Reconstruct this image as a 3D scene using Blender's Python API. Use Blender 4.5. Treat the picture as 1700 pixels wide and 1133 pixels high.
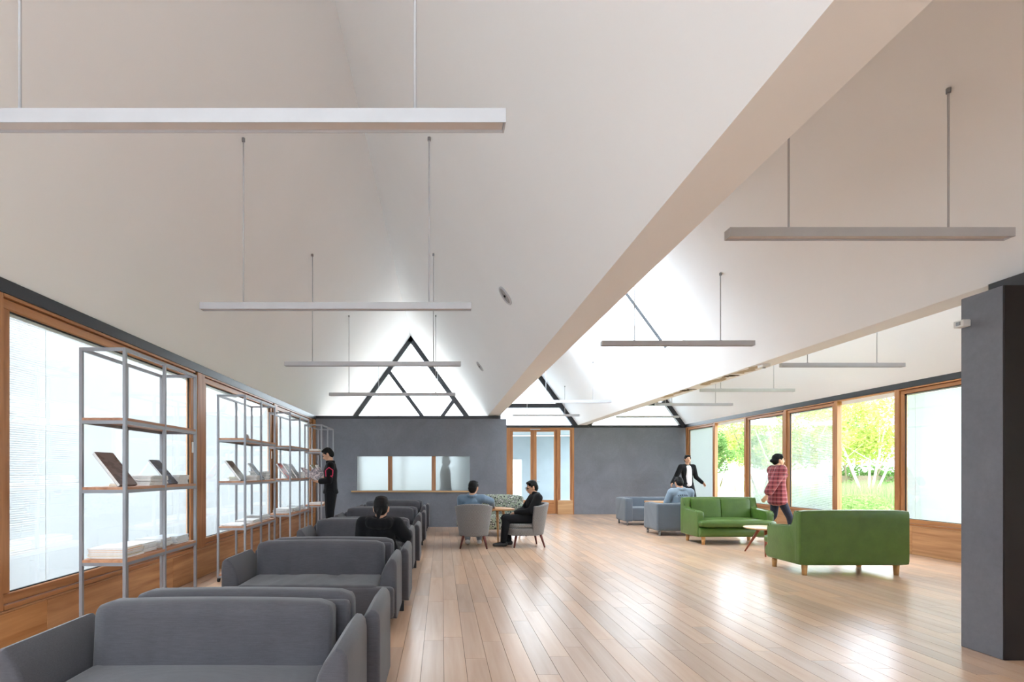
import bpy, bmesh, math, random
from mathutils import Vector, Matrix, Quaternion
random.seed(7)
for o in list(bpy.data.objects):
    bpy.data.objects.remove(o, do_unlink=True)
scene = bpy.context.scene
C = scene.collection

# ------------------------------------------------------------------ camera
F_PX = 900.0                      # focal length in pixels of the 1700 px wide frame
cam_d = bpy.data.cameras.new('camera')
cam = bpy.data.objects.new('camera', cam_d)
C.objects.link(cam)
cam.location = (0, 0, 1.3)
cam.rotation_euler = (math.pi / 2, 0, 0)
cam_d.sensor_fit = 'HORIZONTAL'
cam_d.sensor_width = 36.0
cam_d.lens = F_PX / 1700 * 36.0
cam_d.shift_x = (850 - 733) / 1700          # architectural shift lens: verticals stay vertical
cam_d.shift_y = (783 - 566.5) / 1700
cam_d.clip_start = 0.02
cam_d.clip_end = 400
scene.camera = cam

# ------------------------------------------------------------------ sky and exposure
world = bpy.data.worlds.new('overcast_sky')
scene.world = world
world.use_nodes = True
wn = world.node_tree
wn.nodes.clear()
wo = wn.nodes.new('ShaderNodeOutputWorld')
wb = wn.nodes.new('ShaderNodeBackground')
wb.inputs['Color'].default_value = (0.83, 0.905, 1.0, 1)
wb.inputs['Strength'].default_value = 1.0
wn.links.new(wb.outputs[0], wo.inputs['Surface'])
scene.view_settings.view_transform = 'Standard'
scene.view_settings.look = 'None'
scene.view_settings.gamma = 1.0
scene.view_settings.use_curve_mapping = False
scene.view_settings.exposure = 3.4
cy = scene.cycles
cy.max_bounces = 14
cy.diffuse_bounces = 8
cy.glossy_bounces = 4
cy.transmission_bounces = 8
cy.transparent_max_bounces = 24
cy.caustics_reflective = False
cy.caustics_refractive = False
cy.sample_clamp_indirect = 6.0

# ------------------------------------------------------------------ measures of the hall (metres)
XL, XR = -2.945, 7.366            # inner faces of the two long window walls
YB, YE = -3.6, 16.41              # near end wall (behind the camera) and far end wall
YP = 12.68                        # grey partition across the left bay
ZL, ZR = 2.60, 2.70               # eaves
V1A, V1B, ZV1 = 1.09, 1.365, 2.61     # first valley beam
V2A, V2B, ZV2 = 4.116, 4.385, 2.70    # second valley beam
R1 = (-0.93, 5.40)
R2 = (2.74, 4.57)
R3 = (5.875, 4.78)

# ------------------------------------------------------------------ helpers: tagging
def tag(o, label=None, cat=None, group=None, kind=None):
    if label: o['label'] = label
    if cat: o['category'] = cat
    if group: o['group'] = group
    if kind: o['kind'] = kind
    return o

def thing(name, loc=(0, 0, 0), rz=0.0, label=None, cat=None, group=None, kind=None):
    o = bpy.data.objects.new(name, None)
    C.objects.link(o)
    o.empty_display_size = 0.1
    o.location = loc
    o.rotation_euler = (0, 0, rz)
    return tag(o, label, cat, group, kind)

def link(name, me, mat=None, parent=None):
    o = bpy.data.objects.new(name, me)
    C.objects.link(o)
    if mat is not None and not len(me.materials):
        for m in (mat if isinstance(mat, (list, tuple)) else [mat]):
            me.materials.append(m)
    if parent is not None:
        o.parent = parent
    return o

def copy_tree(o, parent=None):
    c = o.copy()
    C.objects.link(c)
    c.parent = parent
    for ch in list(o.children):
        copy_tree(ch, c)
    return c

# ------------------------------------------------------------------ helpers: meshes
class MB:
    """collects boxes, prisms and tubes into one mesh"""
    def __init__(self):
        self.bm = bmesh.new()
        self.mi = 0
    def _mark(self, faces):
        for f in faces: f.material_index = self.mi
    def box(self, x0, x1, y0, y1, z0, z1, bev=0.0, seg=2):
        before = set(self.bm.faces)
        vs = [self.bm.verts.new((x, y, z)) for x in (x0, x1) for y in (y0, y1) for z in (z0, z1)]
        idx = [(0, 1, 3, 2), (4, 6, 7, 5), (0, 4, 5, 1), (2, 3, 7, 6), (0, 2, 6, 4), (1, 5, 7, 3)]
        fs = [self.bm.faces.new([vs[i] for i in q]) for q in idx]
        if bev > 0:
            es = list({e for f in fs for e in f.edges})
            bmesh.ops.bevel(self.bm, geom=es, offset=bev, segments=seg, profile=0.5, affect='EDGES')
        self._mark(set(self.bm.faces) - before)
        return self
    def prism(self, pts, vec, bev=0.0, seg=2, sides_only=False):
        """closed polygon pts (3D, planar) extruded along vec"""
        before = set(self.bm.faces)
        v = Vector(vec)
        a = [self.bm.verts.new(Vector(p)) for p in pts]
        b = [self.bm.verts.new(Vector(p) + v) for p in pts]
        n = len(pts)
        fs = [self.bm.faces.new(list(reversed(a))), self.bm.faces.new(b)]
        for i in range(n):
            fs.append(self.bm.faces.new((a[i], a[(i + 1) % n], b[(i + 1) % n], b[i])))
        bmesh.ops.recalc_face_normals(self.bm, faces=fs)
        if bev > 0:
            if sides_only:
                es = list({e for f in fs[:2] for e in f.edges})
            else:
                es = list({e for f in fs for e in f.edges})
            bmesh.ops.bevel(self.bm, geom=es, offset=bev, segments=seg, profile=0.5, affect='EDGES')
        self._mark(set(self.bm.faces) - before)
        return self
    def tube(self, p0, p1, r0, r1=None, n=12, caps=True):
        r1 = r0 if r1 is None else r1
        p0, p1 = Vector(p0), Vector(p1)
        d = (p1 - p0).normalized()
        u = d.orthogonal().normalized()
        w = d.cross(u)
        before = set(self.bm.faces)
        A, B = [], []
        for i in range(n):
            t = 2 * math.pi * i / n
            k = u * math.cos(t) + w * math.sin(t)
            A.append(self.bm.verts.new(p0 + k * r0))
            B.append(self.bm.verts.new(p1 + k * r1))
        for i in range(n):
            f = self.bm.faces.new((A[i], A[(i + 1) % n], B[(i + 1) % n], B[i]))
            f.smooth = True
        if caps:
            self.bm.faces.new(list(reversed(A)))
            self.bm.faces.new(B)
        self._mark(set(self.bm.faces) - before)
        return self
    def lathe(self, prof, n=32, center=(0, 0, 0)):
        before = set(self.bm.faces)
        c = Vector(center)
        rings = []
        for r, z in prof:
            rings.append([self.bm.verts.new(c + Vector((max(r, 1e-4) * math.cos(2 * math.pi * i / n), max(r, 1e-4) * math.sin(2 * math.pi * i / n), z))) for i in range(n)])
        for a, b in zip(rings, rings[1:]):
            for i in range(n):
                f = self.bm.faces.new((a[i], a[(i + 1) % n], b[(i + 1) % n], b[i]))
                f.smooth = True
        self.bm.faces.new(list(reversed(rings[0])))
        self.bm.faces.new(rings[-1])
        self._mark(set(self.bm.faces) - before)
        return self
    def quad(self, a, b, c, d):
        f = self.bm.faces.new([self.bm.verts.new(Vector(p)) for p in (a, b, c, d)])
        f.material_index = self.mi
        return self
    def mesh(self, name, smooth=False):
        me = bpy.data.meshes.new(name)
        bmesh.ops.recalc_face_normals(self.bm, faces=self.bm.faces[:])
        self.bm.to_mesh(me)
        self.bm.free()
        if smooth:
            me.polygons.foreach_set('use_smooth', [True] * len(me.polygons))
            try: me.set_sharp_from_angle(angle=math.radians(38))
            except Exception: pass
        return me
    def build(self, name, mat, parent=None, smooth=False):
        return link(name, self.mesh(name, smooth), mat, parent)

def B(name, mat, parent, x0, x1, y0, y1, z0, z1, bev=0.0, seg=2, smooth=False):
    return MB().box(x0, x1, y0, y1, z0, z1, bev, seg).build(name, mat, parent, smooth)

def soften(o, levels=1, bevel=None):
    if levels:
        m = o.modifiers.new('soft', 'SUBSURF'); m.levels = levels; m.render_levels = levels
    o.data.polygons.foreach_set('use_smooth', [True] * len(o.data.polygons))
    return o

# ------------------------------------------------------------------ helpers: materials
def srgb(r, g, b):
    def f(c):
        c /= 255.0
        return c / 12.92 if c <= 0.04045 else ((c + 0.055) / 1.055) ** 2.4
    return (f(r), f(g), f(b), 1.0)

class NT:
    def __init__(self, name):
        self.m = bpy.data.materials.new(name)
        self.m.use_nodes = True
        self.t = self.m.node_tree
        self.t.nodes.clear()
        self.out = self.t.nodes.new('ShaderNodeOutputMaterial')
    def n(self, kind, **kw):
        nd = self.t.nodes.new('ShaderNode' + kind)
        for k, v in kw.items():
            if k.startswith('_'):
                setattr(nd, k[1:], v)
            else:
                nd.inputs[k.replace('__', ' ')].default_value = v
        return nd
    def l(self, a, b):
        self.t.links.new(a, b)
    def math(self, op, a, b=None, c=None):
        nd = self.t.nodes.new('ShaderNodeMath'); nd.operation = op
        for i, v in enumerate((a, b, c)):
            if v is None: continue
            if hasattr(v, 'is_output'): self.l(v, nd.inputs[i])
            else: nd.inputs[i].default_value = v
        return nd.outputs[0]
    def mix(self, fac, a, b):
        nd = self.t.nodes.new('ShaderNodeMix'); nd.data_type = 'RGBA'
        for i, v in ((0, fac), (6, a), (7, b)):
            if hasattr(v, 'is_output'): self.l(v, nd.inputs[i])
            else: nd.inputs[i].default_value = v
        return nd.outputs[2]
    def bsdf(self, color, rough=0.5, spec=0.5, metal=0.0, bump=None, bump_s=0.2, bump_d=0.002, sheen=0.0, coat=0.0):
        p = self.t.nodes.new('ShaderNodeBsdfPrincipled')
        for k, v in (('Base Color', color), ('Roughness', rough), ('Specular IOR Level', spec), ('Metallic', metal), ('Sheen Weight', sheen), ('Coat Weight', coat)):
            if hasattr(v, 'is_output'): self.l(v, p.inputs[k])
            else: p.inputs[k].default_value = v
        if bump is not None:
            b = self.t.nodes.new('ShaderNodeBump')
            b.inputs['Strength'].default_value = bump_s
            b.inputs['Distance'].default_value = bump_d
            self.l(bump, b.inputs['Height'])
            self.l(b.outputs[0], p.inputs['Normal'])
        self.l(p.outputs[0], self.out.inputs['Surface'])
        return p
    def coords(self, which='Object'):
        return self.t.nodes.new('ShaderNodeTexCoord').outputs[which]
    def mapped(self, src, scale=(1, 1, 1), rot=(0, 0, 0)):
        mp = self.t.nodes.new('ShaderNodeMapping')
        mp.inputs['Scale'].default_value = scale
        mp.inputs['Rotation'].default_value = rot
        self.l(src, mp.inputs['Vector'])
        return mp.outputs[0]
    def noise(self, vec, scale, detail=4, rough=0.55, dist=0.0):
        nd = self.t.nodes.new('ShaderNodeTexNoise')
        nd.inputs['Scale'].default_value = scale
        nd.inputs['Detail'].default_value = detail
        nd.inputs['Roughness'].default_value = rough
        nd.inputs['Distortion'].default_value = dist
        self.l(vec, nd.inputs['Vector'])
        return nd.outputs[0]
    def ramp(self, fac, stops):
        nd = self.t.nodes.new('ShaderNodeValToRGB')
        e = nd.color_ramp.elements
        while len(e) < len(stops): e.new(0.5)
        for el, (p, c) in zip(e, stops):
            el.position = p; el.color = c
        self.l(fac, nd.inputs[0])
        return nd.outputs[0]

def plain(name, col, rough=0.5, spec=0.5, metal=0.0, var=0.06, scale=6.0, bump=0.0, bscale=80):
    """painted / moulded surface with slight mottling and fine relief"""
    t = NT(name)
    co = t.coords('Object')
    n = t.noise(co, scale, 5)
    dark = tuple(c * (1 - var) for c in col[:3]) + (1,)
    lite = tuple(min(1, c * (1 + var)) for c in col[:3]) + (1,)
    c = t.ramp(n, [(0.35, dark), (0.65, lite)])
    bn = t.noise(co, bscale, 3) if bump > 0 else None
    t.bsdf(c, rough, spec, metal, bn, bump, 0.003)
    return t.m

def wood(name, light, dark, axis='Y', rough=0.4, per='object', grain=1.0, spec=0.4, coat=0.0):
    t = NT(name)
    src = t.coords('Object')
    if per == 'object':
        r = t.t.nodes.new('ShaderNodeObjectInfo').outputs['Random']
    elif per == 'island':
        r = t.t.nodes.new('ShaderNodeNewGeometry').outputs['Random Per Island']
        src = t.t.nodes.new('ShaderNodeNewGeometry').outputs['Position']
    else:
        r = None
    if r is not None:
        add = t.t.nodes.new('ShaderNodeVectorMath'); add.operation = 'ADD'
        cx = t.t.nodes.new('ShaderNodeCombineXYZ')
        for i, k in enumerate((37.0, 91.0, 53.0)):
            t.l(t.math('MULTIPLY', r, k), cx.inputs[i])
        t.l(src, add.inputs[0]); t.l(cx.outputs[0], add.inputs[1])
        src = add.outputs[0]
    s = {'X': (0.06, 1, 1), 'Y': (1, 0.06, 1), 'Z': (1, 1, 0.06)}[axis]
    v = t.mapped(src, s)
    n1 = t.noise(v, 14 * grain, 5, 0.55, 0.8)
    n2 = t.noise(v, 60 * grain, 2, 0.5, 0.3)
    f = t.math('ADD', t.math('MULTIPLY', n1, 0.85), t.math('MULTIPLY', n2, 0.15))
    c = t.ramp(f, [(0.34, dark), (0.5, tuple((a + b) / 2 for a, b in zip(light, dark))), (0.68, light)])
    if r is not None:
        hs = t.t.nodes.new('ShaderNodeHueSaturation')
        hs.inputs['Hue'].default_value = 0.5
        t.l(t.math('ADD', 0.88, t.math('MULTIPLY', r, 0.22)), hs.inputs['Value'])
        t.l(t.math('ADD', 0.9, t.math('MULTIPLY', r, 0.15)), hs.inputs['Saturation'])
        t.l(c, hs.inputs['Color'])
        c = hs.outputs[0]
    rr = t.math('ADD', rough - 0.02, t.math('MULTIPLY', n2, 0.04))
    t.bsdf(c, rr, spec, 0, f, 0.03, 0.002, coat=coat)
    return t.m

def fabric(name, col, scale=260, var=0.12, sheen=0.25, rough=0.9, bump=0.35):
    t = NT(name)
    co = t.coords('Object')
    w1 = t.t.nodes.new('ShaderNodeTexWave'); w1.inputs['Scale'].default_value = scale / 3; w1.bands_direction = 'X'
    w2 = t.t.nodes.new('ShaderNodeTexWave'); w2.inputs['Scale'].default_value = scale / 3; w2.bands_direction = 'Z'
    t.l(co, w1.inputs['Vector']); t.l(co, w2.inputs['Vector'])
    n = t.noise(co, scale, 2, 0.7)
    big = t.noise(co, 5, 4)
    slub = t.noise(t.mapped(co, (0.08, 0.5, 1.0)), scale * 0.5, 3, 0.7)
    f = t.math('ADD', t.math('ADD', t.math('MULTIPLY', n, 0.35), t.math('MULTIPLY', slub, 0.4)), t.math('MULTIPLY', big, 0.25))
    c = t.ramp(f, [(0.3, tuple(x * (1 - var) for x in col[:3]) + (1,)), (0.7, tuple(min(1, x * (1 + var)) for x in col[:3]) + (1,))])
    h = t.math('ADD', t.math('MULTIPLY', w1.outputs[1], w2.outputs[1]), n)
    t.bsdf(c, rough, 0.2, 0, h, bump, 0.001, sheen=sheen)
    return t.m

def glass_clear(name, tint=(0.97, 0.99, 0.98, 1), refl=0.07):
    t = NT(name)
    tr = t.n('BsdfTransparent'); tr.inputs[0].default_value = tint
    gl = t.n('BsdfGlossy'); gl.inputs['Roughness'].default_value = 0.02
    lw = t.t.nodes.new('ShaderNodeLayerWeight'); lw.inputs['Blend'].default_value = 0.25
    mx = t.t.nodes.new('ShaderNodeMixShader')
    t.l(t.math('MINIMUM', t.math('MULTIPLY', lw.outputs['Fresnel'], 0.3), 0.4), mx.inputs[0])
    t.l(tr.outputs[0], mx.inputs[1]); t.l(gl.outputs[0], mx.inputs[2])
    t.l(mx.outputs[0], t.out.inputs['Surface'])
    return t.m

M = {}
def _materials():
    t = NT('ceiling_paint')
    co = t.coords('Object')
    n = t.noise(co, 0.9, 4); n2 = t.noise(co, 60, 3)
    t.bsdf(t.ramp(n, [(0.3, (0.895, 0.91, 0.93, 1)), (0.7, (0.915, 0.93, 0.95, 1))]), 0.75, 0.2, 0, n2, 0.06, 0.002)
    M['ceiling'] = t.m
    t = NT('grey_plaster')
    co = t.coords('Object')
    n = t.noise(co, 1.6, 6, 0.65, 0.6); n2 = t.noise(co, 22, 5, 0.7)
    f = t.math('ADD', t.math('MULTIPLY', n, 0.7), t.math('MULTIPLY', n2, 0.3))
    t.bsdf(t.ramp(f, [(0.3, srgb(108, 111, 120)), (0.5, srgb(118, 121, 130)), (0.7, srgb(128, 131, 140))]), 0.55, 0.35, 0, n2, 0.15, 0.003)
    M['grey'] = t.m
    M['steel'] = plain('dark_steel_paint', srgb(42, 44, 50), 0.4, 0.5, 0, 0.08, 3)
    M['white'] = plain('white_paint', (0.8, 0.8, 0.79, 1), 0.5, 0.4, 0, 0.02)
    M['frame_wood'] = wood('window_frame_wood', srgb(192, 138, 92), srgb(156, 102, 62), 'Z', 0.4, None)
    M['frame_wood_y'] = wood('window_rail_wood', srgb(192, 138, 92), srgb(156, 102, 62), 'Y', 0.4, None)
    M['frame_wood_x'] = wood('door_rail_wood', srgb(192, 138, 92), srgb(156, 102, 62), 'X', 0.4, None)
    M['panel_wood'] = wood('oak_panel_wood', srgb(212, 160, 108), srgb(170, 116, 70), 'Y', 0.45, 'object', 0.8)
    M['panel_wood_x'] = wood('oak_block_wood', srgb(222, 180, 128), srgb(190, 142, 92), 'X', 0.45, 'object', 0.8)
    fl, fd = srgb(216, 182, 156), srgb(204, 168, 142)
    M['plank'] = wood('floor_plank_wood', fl, fd, 'Y', 0.26, 'object', 0.75, 0.5, 0.0)
    M['plank_far'] = wood('floor_plank_wood_far', fl, fd, 'Y', 0.26, 'island', 0.75, 0.5, 0.0)
    M['joint'] = plain('floor_joint', srgb(96, 72, 54), 0.8)
    M['glass'] = glass_clear('window_glass')
    # slatted blind: thin white aluminium that lets daylight glow through
    t = NT('blind_slat_white')
    d = t.n('BsdfDiffuse'); d.inputs[0].default_value = (0.84, 0.85, 0.86, 1)
    tr = t.n('BsdfTranslucent'); tr.inputs[0].default_value = (0.40, 0.415, 0.43, 1)
    mx = t.t.nodes.new('ShaderNodeMixShader'); mx.inputs[0].default_value = 0.42
    t.l(d.outputs[0], mx.inputs[1]); t.l(tr.outputs[0], mx.inputs[2]); t.l(mx.outputs[0], t.out.inputs['Surface'])
    M['blind'] = t.m
    # satin glass of the partition windows
    t = NT('frosted_glass')
    g = t.n('BsdfRefraction'); g.inputs['Roughness'].default_value = 0.42; g.inputs['IOR'].default_value = 1.12
    g.inputs['Color'].default_value = (0.50, 0.52, 0.52, 1)
    tl = t.n('BsdfTranslucent'); tl.inputs[0].default_value = (0.54, 0.56, 0.56, 1)
    mx = t.t.nodes.new('ShaderNodeMixShader'); mx.inputs[0].default_value = 0.5
    t.l(g.outputs[0], mx.inputs[1]); t.l(tl.outputs[0], mx.inputs[2]); t.l(mx.outputs[0], t.out.inputs['Surface'])
    M['frosted'] = t.m
    M['lamp'] = plain('lamp_aluminium', srgb(190, 191, 196), 0.42, 0.5, 0.0, 0.03)
    M['diffuser'] = plain('lamp_diffuser', srgb(214, 208, 206), 0.45, 0.4, 0.0, 0.02)
    M['pier_shade'] = plain('dark_brown_shade', srgb(38, 31, 31), 0.6, 0.3, 0, 0.1, 3)  # dark brown that carries the shade of the pier's front
    M['rubber'] = plain('black_rubber', srgb(24, 24, 26), 0.5)
    M['chrome'] = plain('brushed_steel', srgb(150, 152, 156), 0.3, 0.5, 0.9, 0.05)
_materials()

# =================================================================== THE SETTING
# ---- floor: oak planks running the length of the hall
floor = tag(B('floor', M['joint'], None, XL - 0.3, XR + 0.3, YB, YE + 0.3, -0.12, -0.008), kind='structure')
def floor_planks():
    PW, PL = 0.148, 1.24
    cells = []
    rows = int(math.ceil((XR - XL) / PW))
    rnd = random.Random(3)
    for i in range(rows):
        x0 = XL + i * PW
        x1 = min(x0 + PW, XR)
        y = YB - rnd.random() * PL
        while y < YE:
            y0, y1 = max(y, YB), min(y + PL, YE)
            y += PL
            if y1 - y0 < 0.02: continue
            cells.append((x0, x1, y0, y1))
    def view(c):
        x0, x1, y0, y1 = c
        ym = max((y0 + y1) / 2, 0.3)
        px = 733 + 900 * ((x0 + x1) / 2) / ym
        py = 783 + 900 * 1.3 / ym
        vis = y1 > 3.2 and -20 < px < 1740 and py < 1215
        # planks under the sofas or behind the column hardly show
        if x1 < -0.30 and ym < 12.4: vis = vis and False
        if (x0 + x1) / 2 > 3.9 / 3.85 * ym: vis = False
        return vis, 1.0 / ym
    cells.sort(key=lambda c: (-view(c)[0], -view(c)[1]))
    shared = {}
    def pm(w, l):
        k = (round(w, 3), round(l, 2))
        if k not in shared:
            shared[k] = MB().box(0.0014, w - 0.0014, 0.0014, l - 0.0014, -0.008, 0.0).mesh('plank')
            shared[k].materials.append(M['plank'])
        return shared[k]
    rest = MB()
    for n, (x0, x1, y0, y1) in enumerate(cells):
        if n < 300:
            o = link('plank', pm(x1 - x0, y1 - y0), None, floor)
            o.location = (x0, y0, 0)
        else:
            rest.box(x0 + 0.0014, x1 - 0.0014, y0 + 0.0014, y1 - 0.0014, -0.008, 0.0)
    r = rest.build('planks_beyond', M['plank_far'], floor)
    r['kind'] = 'stuff'
floor_planks()

# ---- ceiling: three gabled bays with two flat valley beams between them
def slab(mb, p, q, y0, y1, th=0.16, flip=1):
    """sloping slab whose room-side face runs from p to q (x, z), thickness outwards"""
    d = Vector((q[0] - p[0], q[1] - p[1])).normalized()
    n = Vector((-d.y, d.x)) * th * flip
    pts = [(p[0], y0, p[1]), (q[0], y0, q[1]), (q[0] + n.x, y0, q[1] + n.y), (p[0] + n.x, y0, p[1] + n.y)]
    mb.prism(pts, (0, y1 - y0, 0))
Y0, Y1 = YB - 0.2, YE + 0.25
SKY = (7.56, 9.63)                     # skylight in the middle bay
SKL = (7.8, 12.4)                      # unseen rooflight added in the opposite slope for daylight
cm = MB()
slab(cm, (XL - 0.12, ZL - 0.12 * 1.39), R1, Y0, Y1)
slab(cm, (V1A, ZV1), R1, Y0, Y1, flip=-1)
def on2l(s):
    return (V1B + s, ZV1 + s * (R2[1] - ZV1) / (R2[0] - V1B))
slab(cm, (V1B, ZV1), R2, Y0, SKL[0])
slab(cm, (V1B, ZV1), on2l(0.30), SKL[0], SKL[1])
slab(cm, on2l(1.30), R2, SKL[0], SKL[1])
slab(cm, (V1B, ZV1), R2, SKL[1], Y1)
def on2(s):
    return (V2A - s, ZV2 + s * (R2[1] - ZV2) / (V2A - R2[0]))
slab(cm, (V2A, ZV2), R2, Y0, SKY[0], flip=-1)
slab(cm, (V2A, ZV2), on2(0.445), SKY[0], SKY[1], flip=-1)
slab(cm, on2(1.30), R2, SKY[0], SKY[1], flip=-1)
slab(cm, (V2A, ZV2), R2, SKY[1], Y1, flip=-1)
def on3l(s):
    return (V2B + s, ZV2 + s * (R3[1] - ZV2) / (R3[0] - V2B))
SK3 = (6.0, 12.0)                      # unseen rooflight added in the right bay for daylight, behind the valley
slab(cm, (V2B, ZV2), R3, Y0, SK3[0])
slab(cm, (V2B, ZV2), on3l(1.10), SK3[0], SK3[1])
slab(cm, on3l(1.35), R3, SK3[0], SK3[1])
slab(cm, (V2B, ZV2), R3, SK3[1], Y1)
slab(cm, (XR + 0.12, ZR - 0.12 * 1.39), R3, Y0, Y1, flip=-1)
ceiling = tag(cm.build('ceiling', M['ceiling']), kind='structure')
vb = tag(MB().box(V1A, V1B, Y0, Y1, ZV1, ZV1 + 0.12).build('ceiling_valley', M['ceiling']), kind='structure')
vb2 = MB().box(V2A, V2B, Y0, Y1, ZV2, ZV2 + 0.12).build('valley_beam', M['ceiling'], vb)
# torn plaster along the second valley
pl = plain('bare_plaster', srgb(190, 176, 156), 0.9, 0.1, 0, 0.2, 30, 0.5)
dk = plain('plaster_hole', srgb(96, 84, 72), 0.95, 0.1, 0, 0.3, 40, 0.5)
rr = random.Random(5)
for (y0, y1, mt) in ((7.05, 7.75, pl), (7.85, 8.05, dk), (8.0, 8.8, pl), (9.2, 9.45, dk), (9.3, 10.3, pl)):
    mb = MB()
    n = 9
    lo, hi = [], []
    for i in range(n):
        y = y0 + (y1 - y0) * i / (n - 1)
        lo.append((V2A + 0.02 + rr.random() * 0.07, y, ZV2 - 0.003))
        hi.append((V2B - 0.03 - rr.random() * 0.13, y, ZV2 - 0.003))
    mb.prism(lo + hi[::-1], (0, 0, 0.006))
    mb.build('plaster_patch', mt, vb)
# skylight glass with one black bar
sk = tag(thing('window_1'), kind='structure')
d2 = Vector((on2(1)[0] - on2(0)[0], 0, on2(1)[1] - on2(0)[1])).normalized()
n2 = Vector((d2.z, 0, -d2.x)) if d2.x < 0 else Vector((-d2.z, 0, d2.x))
def P2(s, y, off):
    a = on2(s); p = Vector((a[0], y, a[1])) + n2 * off
    return p
def pl2(name, s0, s1, y0, y1, o0, o1, mat, parent):
    pts = [P2(s0, y0, o0), P2(s1, y0, o0), P2(s1, y0, o1), P2(s0, y0, o1)]
    return MB().prism(pts, (0, y1 - y0, 0)).build(name, mat, parent)
pl2('pane', 0.43, 1.31, SKY[0] - 0.02, 9.13, 0.165, 0.175, M['glass'], sk)
pl2('pane', 0.43, 1.31, 9.15, SKY[1] + 0.02, 0.165, 0.175, M['glass'], sk)
pl2('glazing_bar', 0.445, 1.30, 9.125, 9.15, 0.12, 0.16, M['steel'], sk)

rl = tag(thing('window_30'), kind='structure')  # pane of the added middle-bay rooflight, out of view
def P2l(s, y, off):
    a = on2l(s); d = Vector((R2[0] - V1B, 0, R2[1] - ZV1)).normalized()
    return Vector((a[0], y, a[1])) + Vector((-d.z, 0, d.x)) * off
MB().prism([P2l(0.28, SKL[0], 0.165), P2l(1.32, SKL[0], 0.165), P2l(1.32, SKL[0], 0.172), P2l(0.28, SKL[0], 0.172)], (0, SKL[1] - SKL[0], 0)).build('pane', M['glass'], rl)
rl3 = tag(thing('window_31'), kind='structure')  # pane of the added right-bay rooflight, hidden by the valley
def P3l(s, y, off):
    a = on3l(s); d = Vector((R3[0] - V2B, 0, R3[1] - ZV2)).normalized()
    return Vector((a[0], y, a[1])) + Vector((-d.z, 0, d.x)) * off
MB().prism([P3l(1.08, SK3[0], 0.165), P3l(1.37, SK3[0], 0.165), P3l(1.37, SK3[0], 0.172), P3l(1.08, SK3[0], 0.172)], (0, SK3[1] - SK3[0], 0)).build('pane', M['glass'], rl3)
# ---- end gables: triangular glazing in black frames at the far end, an added one at the near end
def bar(mb, p, q, w, y0, y1):
    p, q = Vector(p), Vector(q)
    d = (q - p).normalized(); n = Vector((-d.y, d.x)) * w / 2
    pts = [(p.x + n.x, y0, p.y + n.y), (q.x + n.x, y0, q.y + n.y), (q.x - n.x, y0, q.y - n.y), (p.x - n.x, y0, p.y - n.y)]
    mb.prism(pts, (0, y1 - y0, 0))
def gable(n, pts, bars, y, inner, collar=None, w=0.13):
    root = tag(thing('window_%d' % n, (0, y, 0)), kind='structure')
    (ax, az), (bx, bz), (cx, cz) = pts
    MB().prism([(ax, 0.02, az), (bx, 0.02, bz), (cx, 0.02, cz)], (0, 0.012, 0)).build('pane', M['glass'], root)
    for p, q, nm in ((pts[0], pts[1], 'rafter'), (pts[2], pts[1], 'rafter')):
        mb = MB()
        d = (Vector(q) - Vector(p)).normalized()
        nn = Vector((-d.y, d.x))
        if nn.dot(Vector((bx, (az + bz) / 2 - 1)) - Vector(p)) < 0: nn = -nn
        cen = Vector(((ax + bx + cx) / 3, (az + bz + cz) / 3))
        nn = Vector((-d.y, d.x))
        if nn.dot(cen - Vector(p)) < 0: nn = -nn
        o = nn * w / 2
        bar(mb, Vector(p) + o, Vector(q) + o, w, -0.06, 0.08)
        mb.build(nm, M['steel'], root)
    for p, q, ww in bars:
        mb = MB(); bar(mb, p, q, ww, -0.05, 0.07); mb.build('brace', M['steel'], root)
    return root
g1 = [(XL, ZL), R1, (V1A, ZV1)]
g2 = [(V1B, ZV1), R2, (V2A, ZV2)]
g3 = [(V2B, ZV2), R3, (XR, ZR)]
GAB = (g1, g2, g3)
gable(2, g1, [((-1.60, 4.34), (-0.36, 2.66), 0.11), ((0.41, 3.50), (-0.20, 2.66), 0.11)], YE + 0.02, True)
gable(3, g2, [((1.92, 3.285), (3.62, 3.285), 0.13)], YE + 0.02, True)
gable(4, g3, [((4.90, 3.34), (6.82, 3.34), 0.10)], YE + 0.02, True)

gable(5, g1, [], YB + 0.05, True)  # unseen near gable, glazed to let in more daylight
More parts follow.
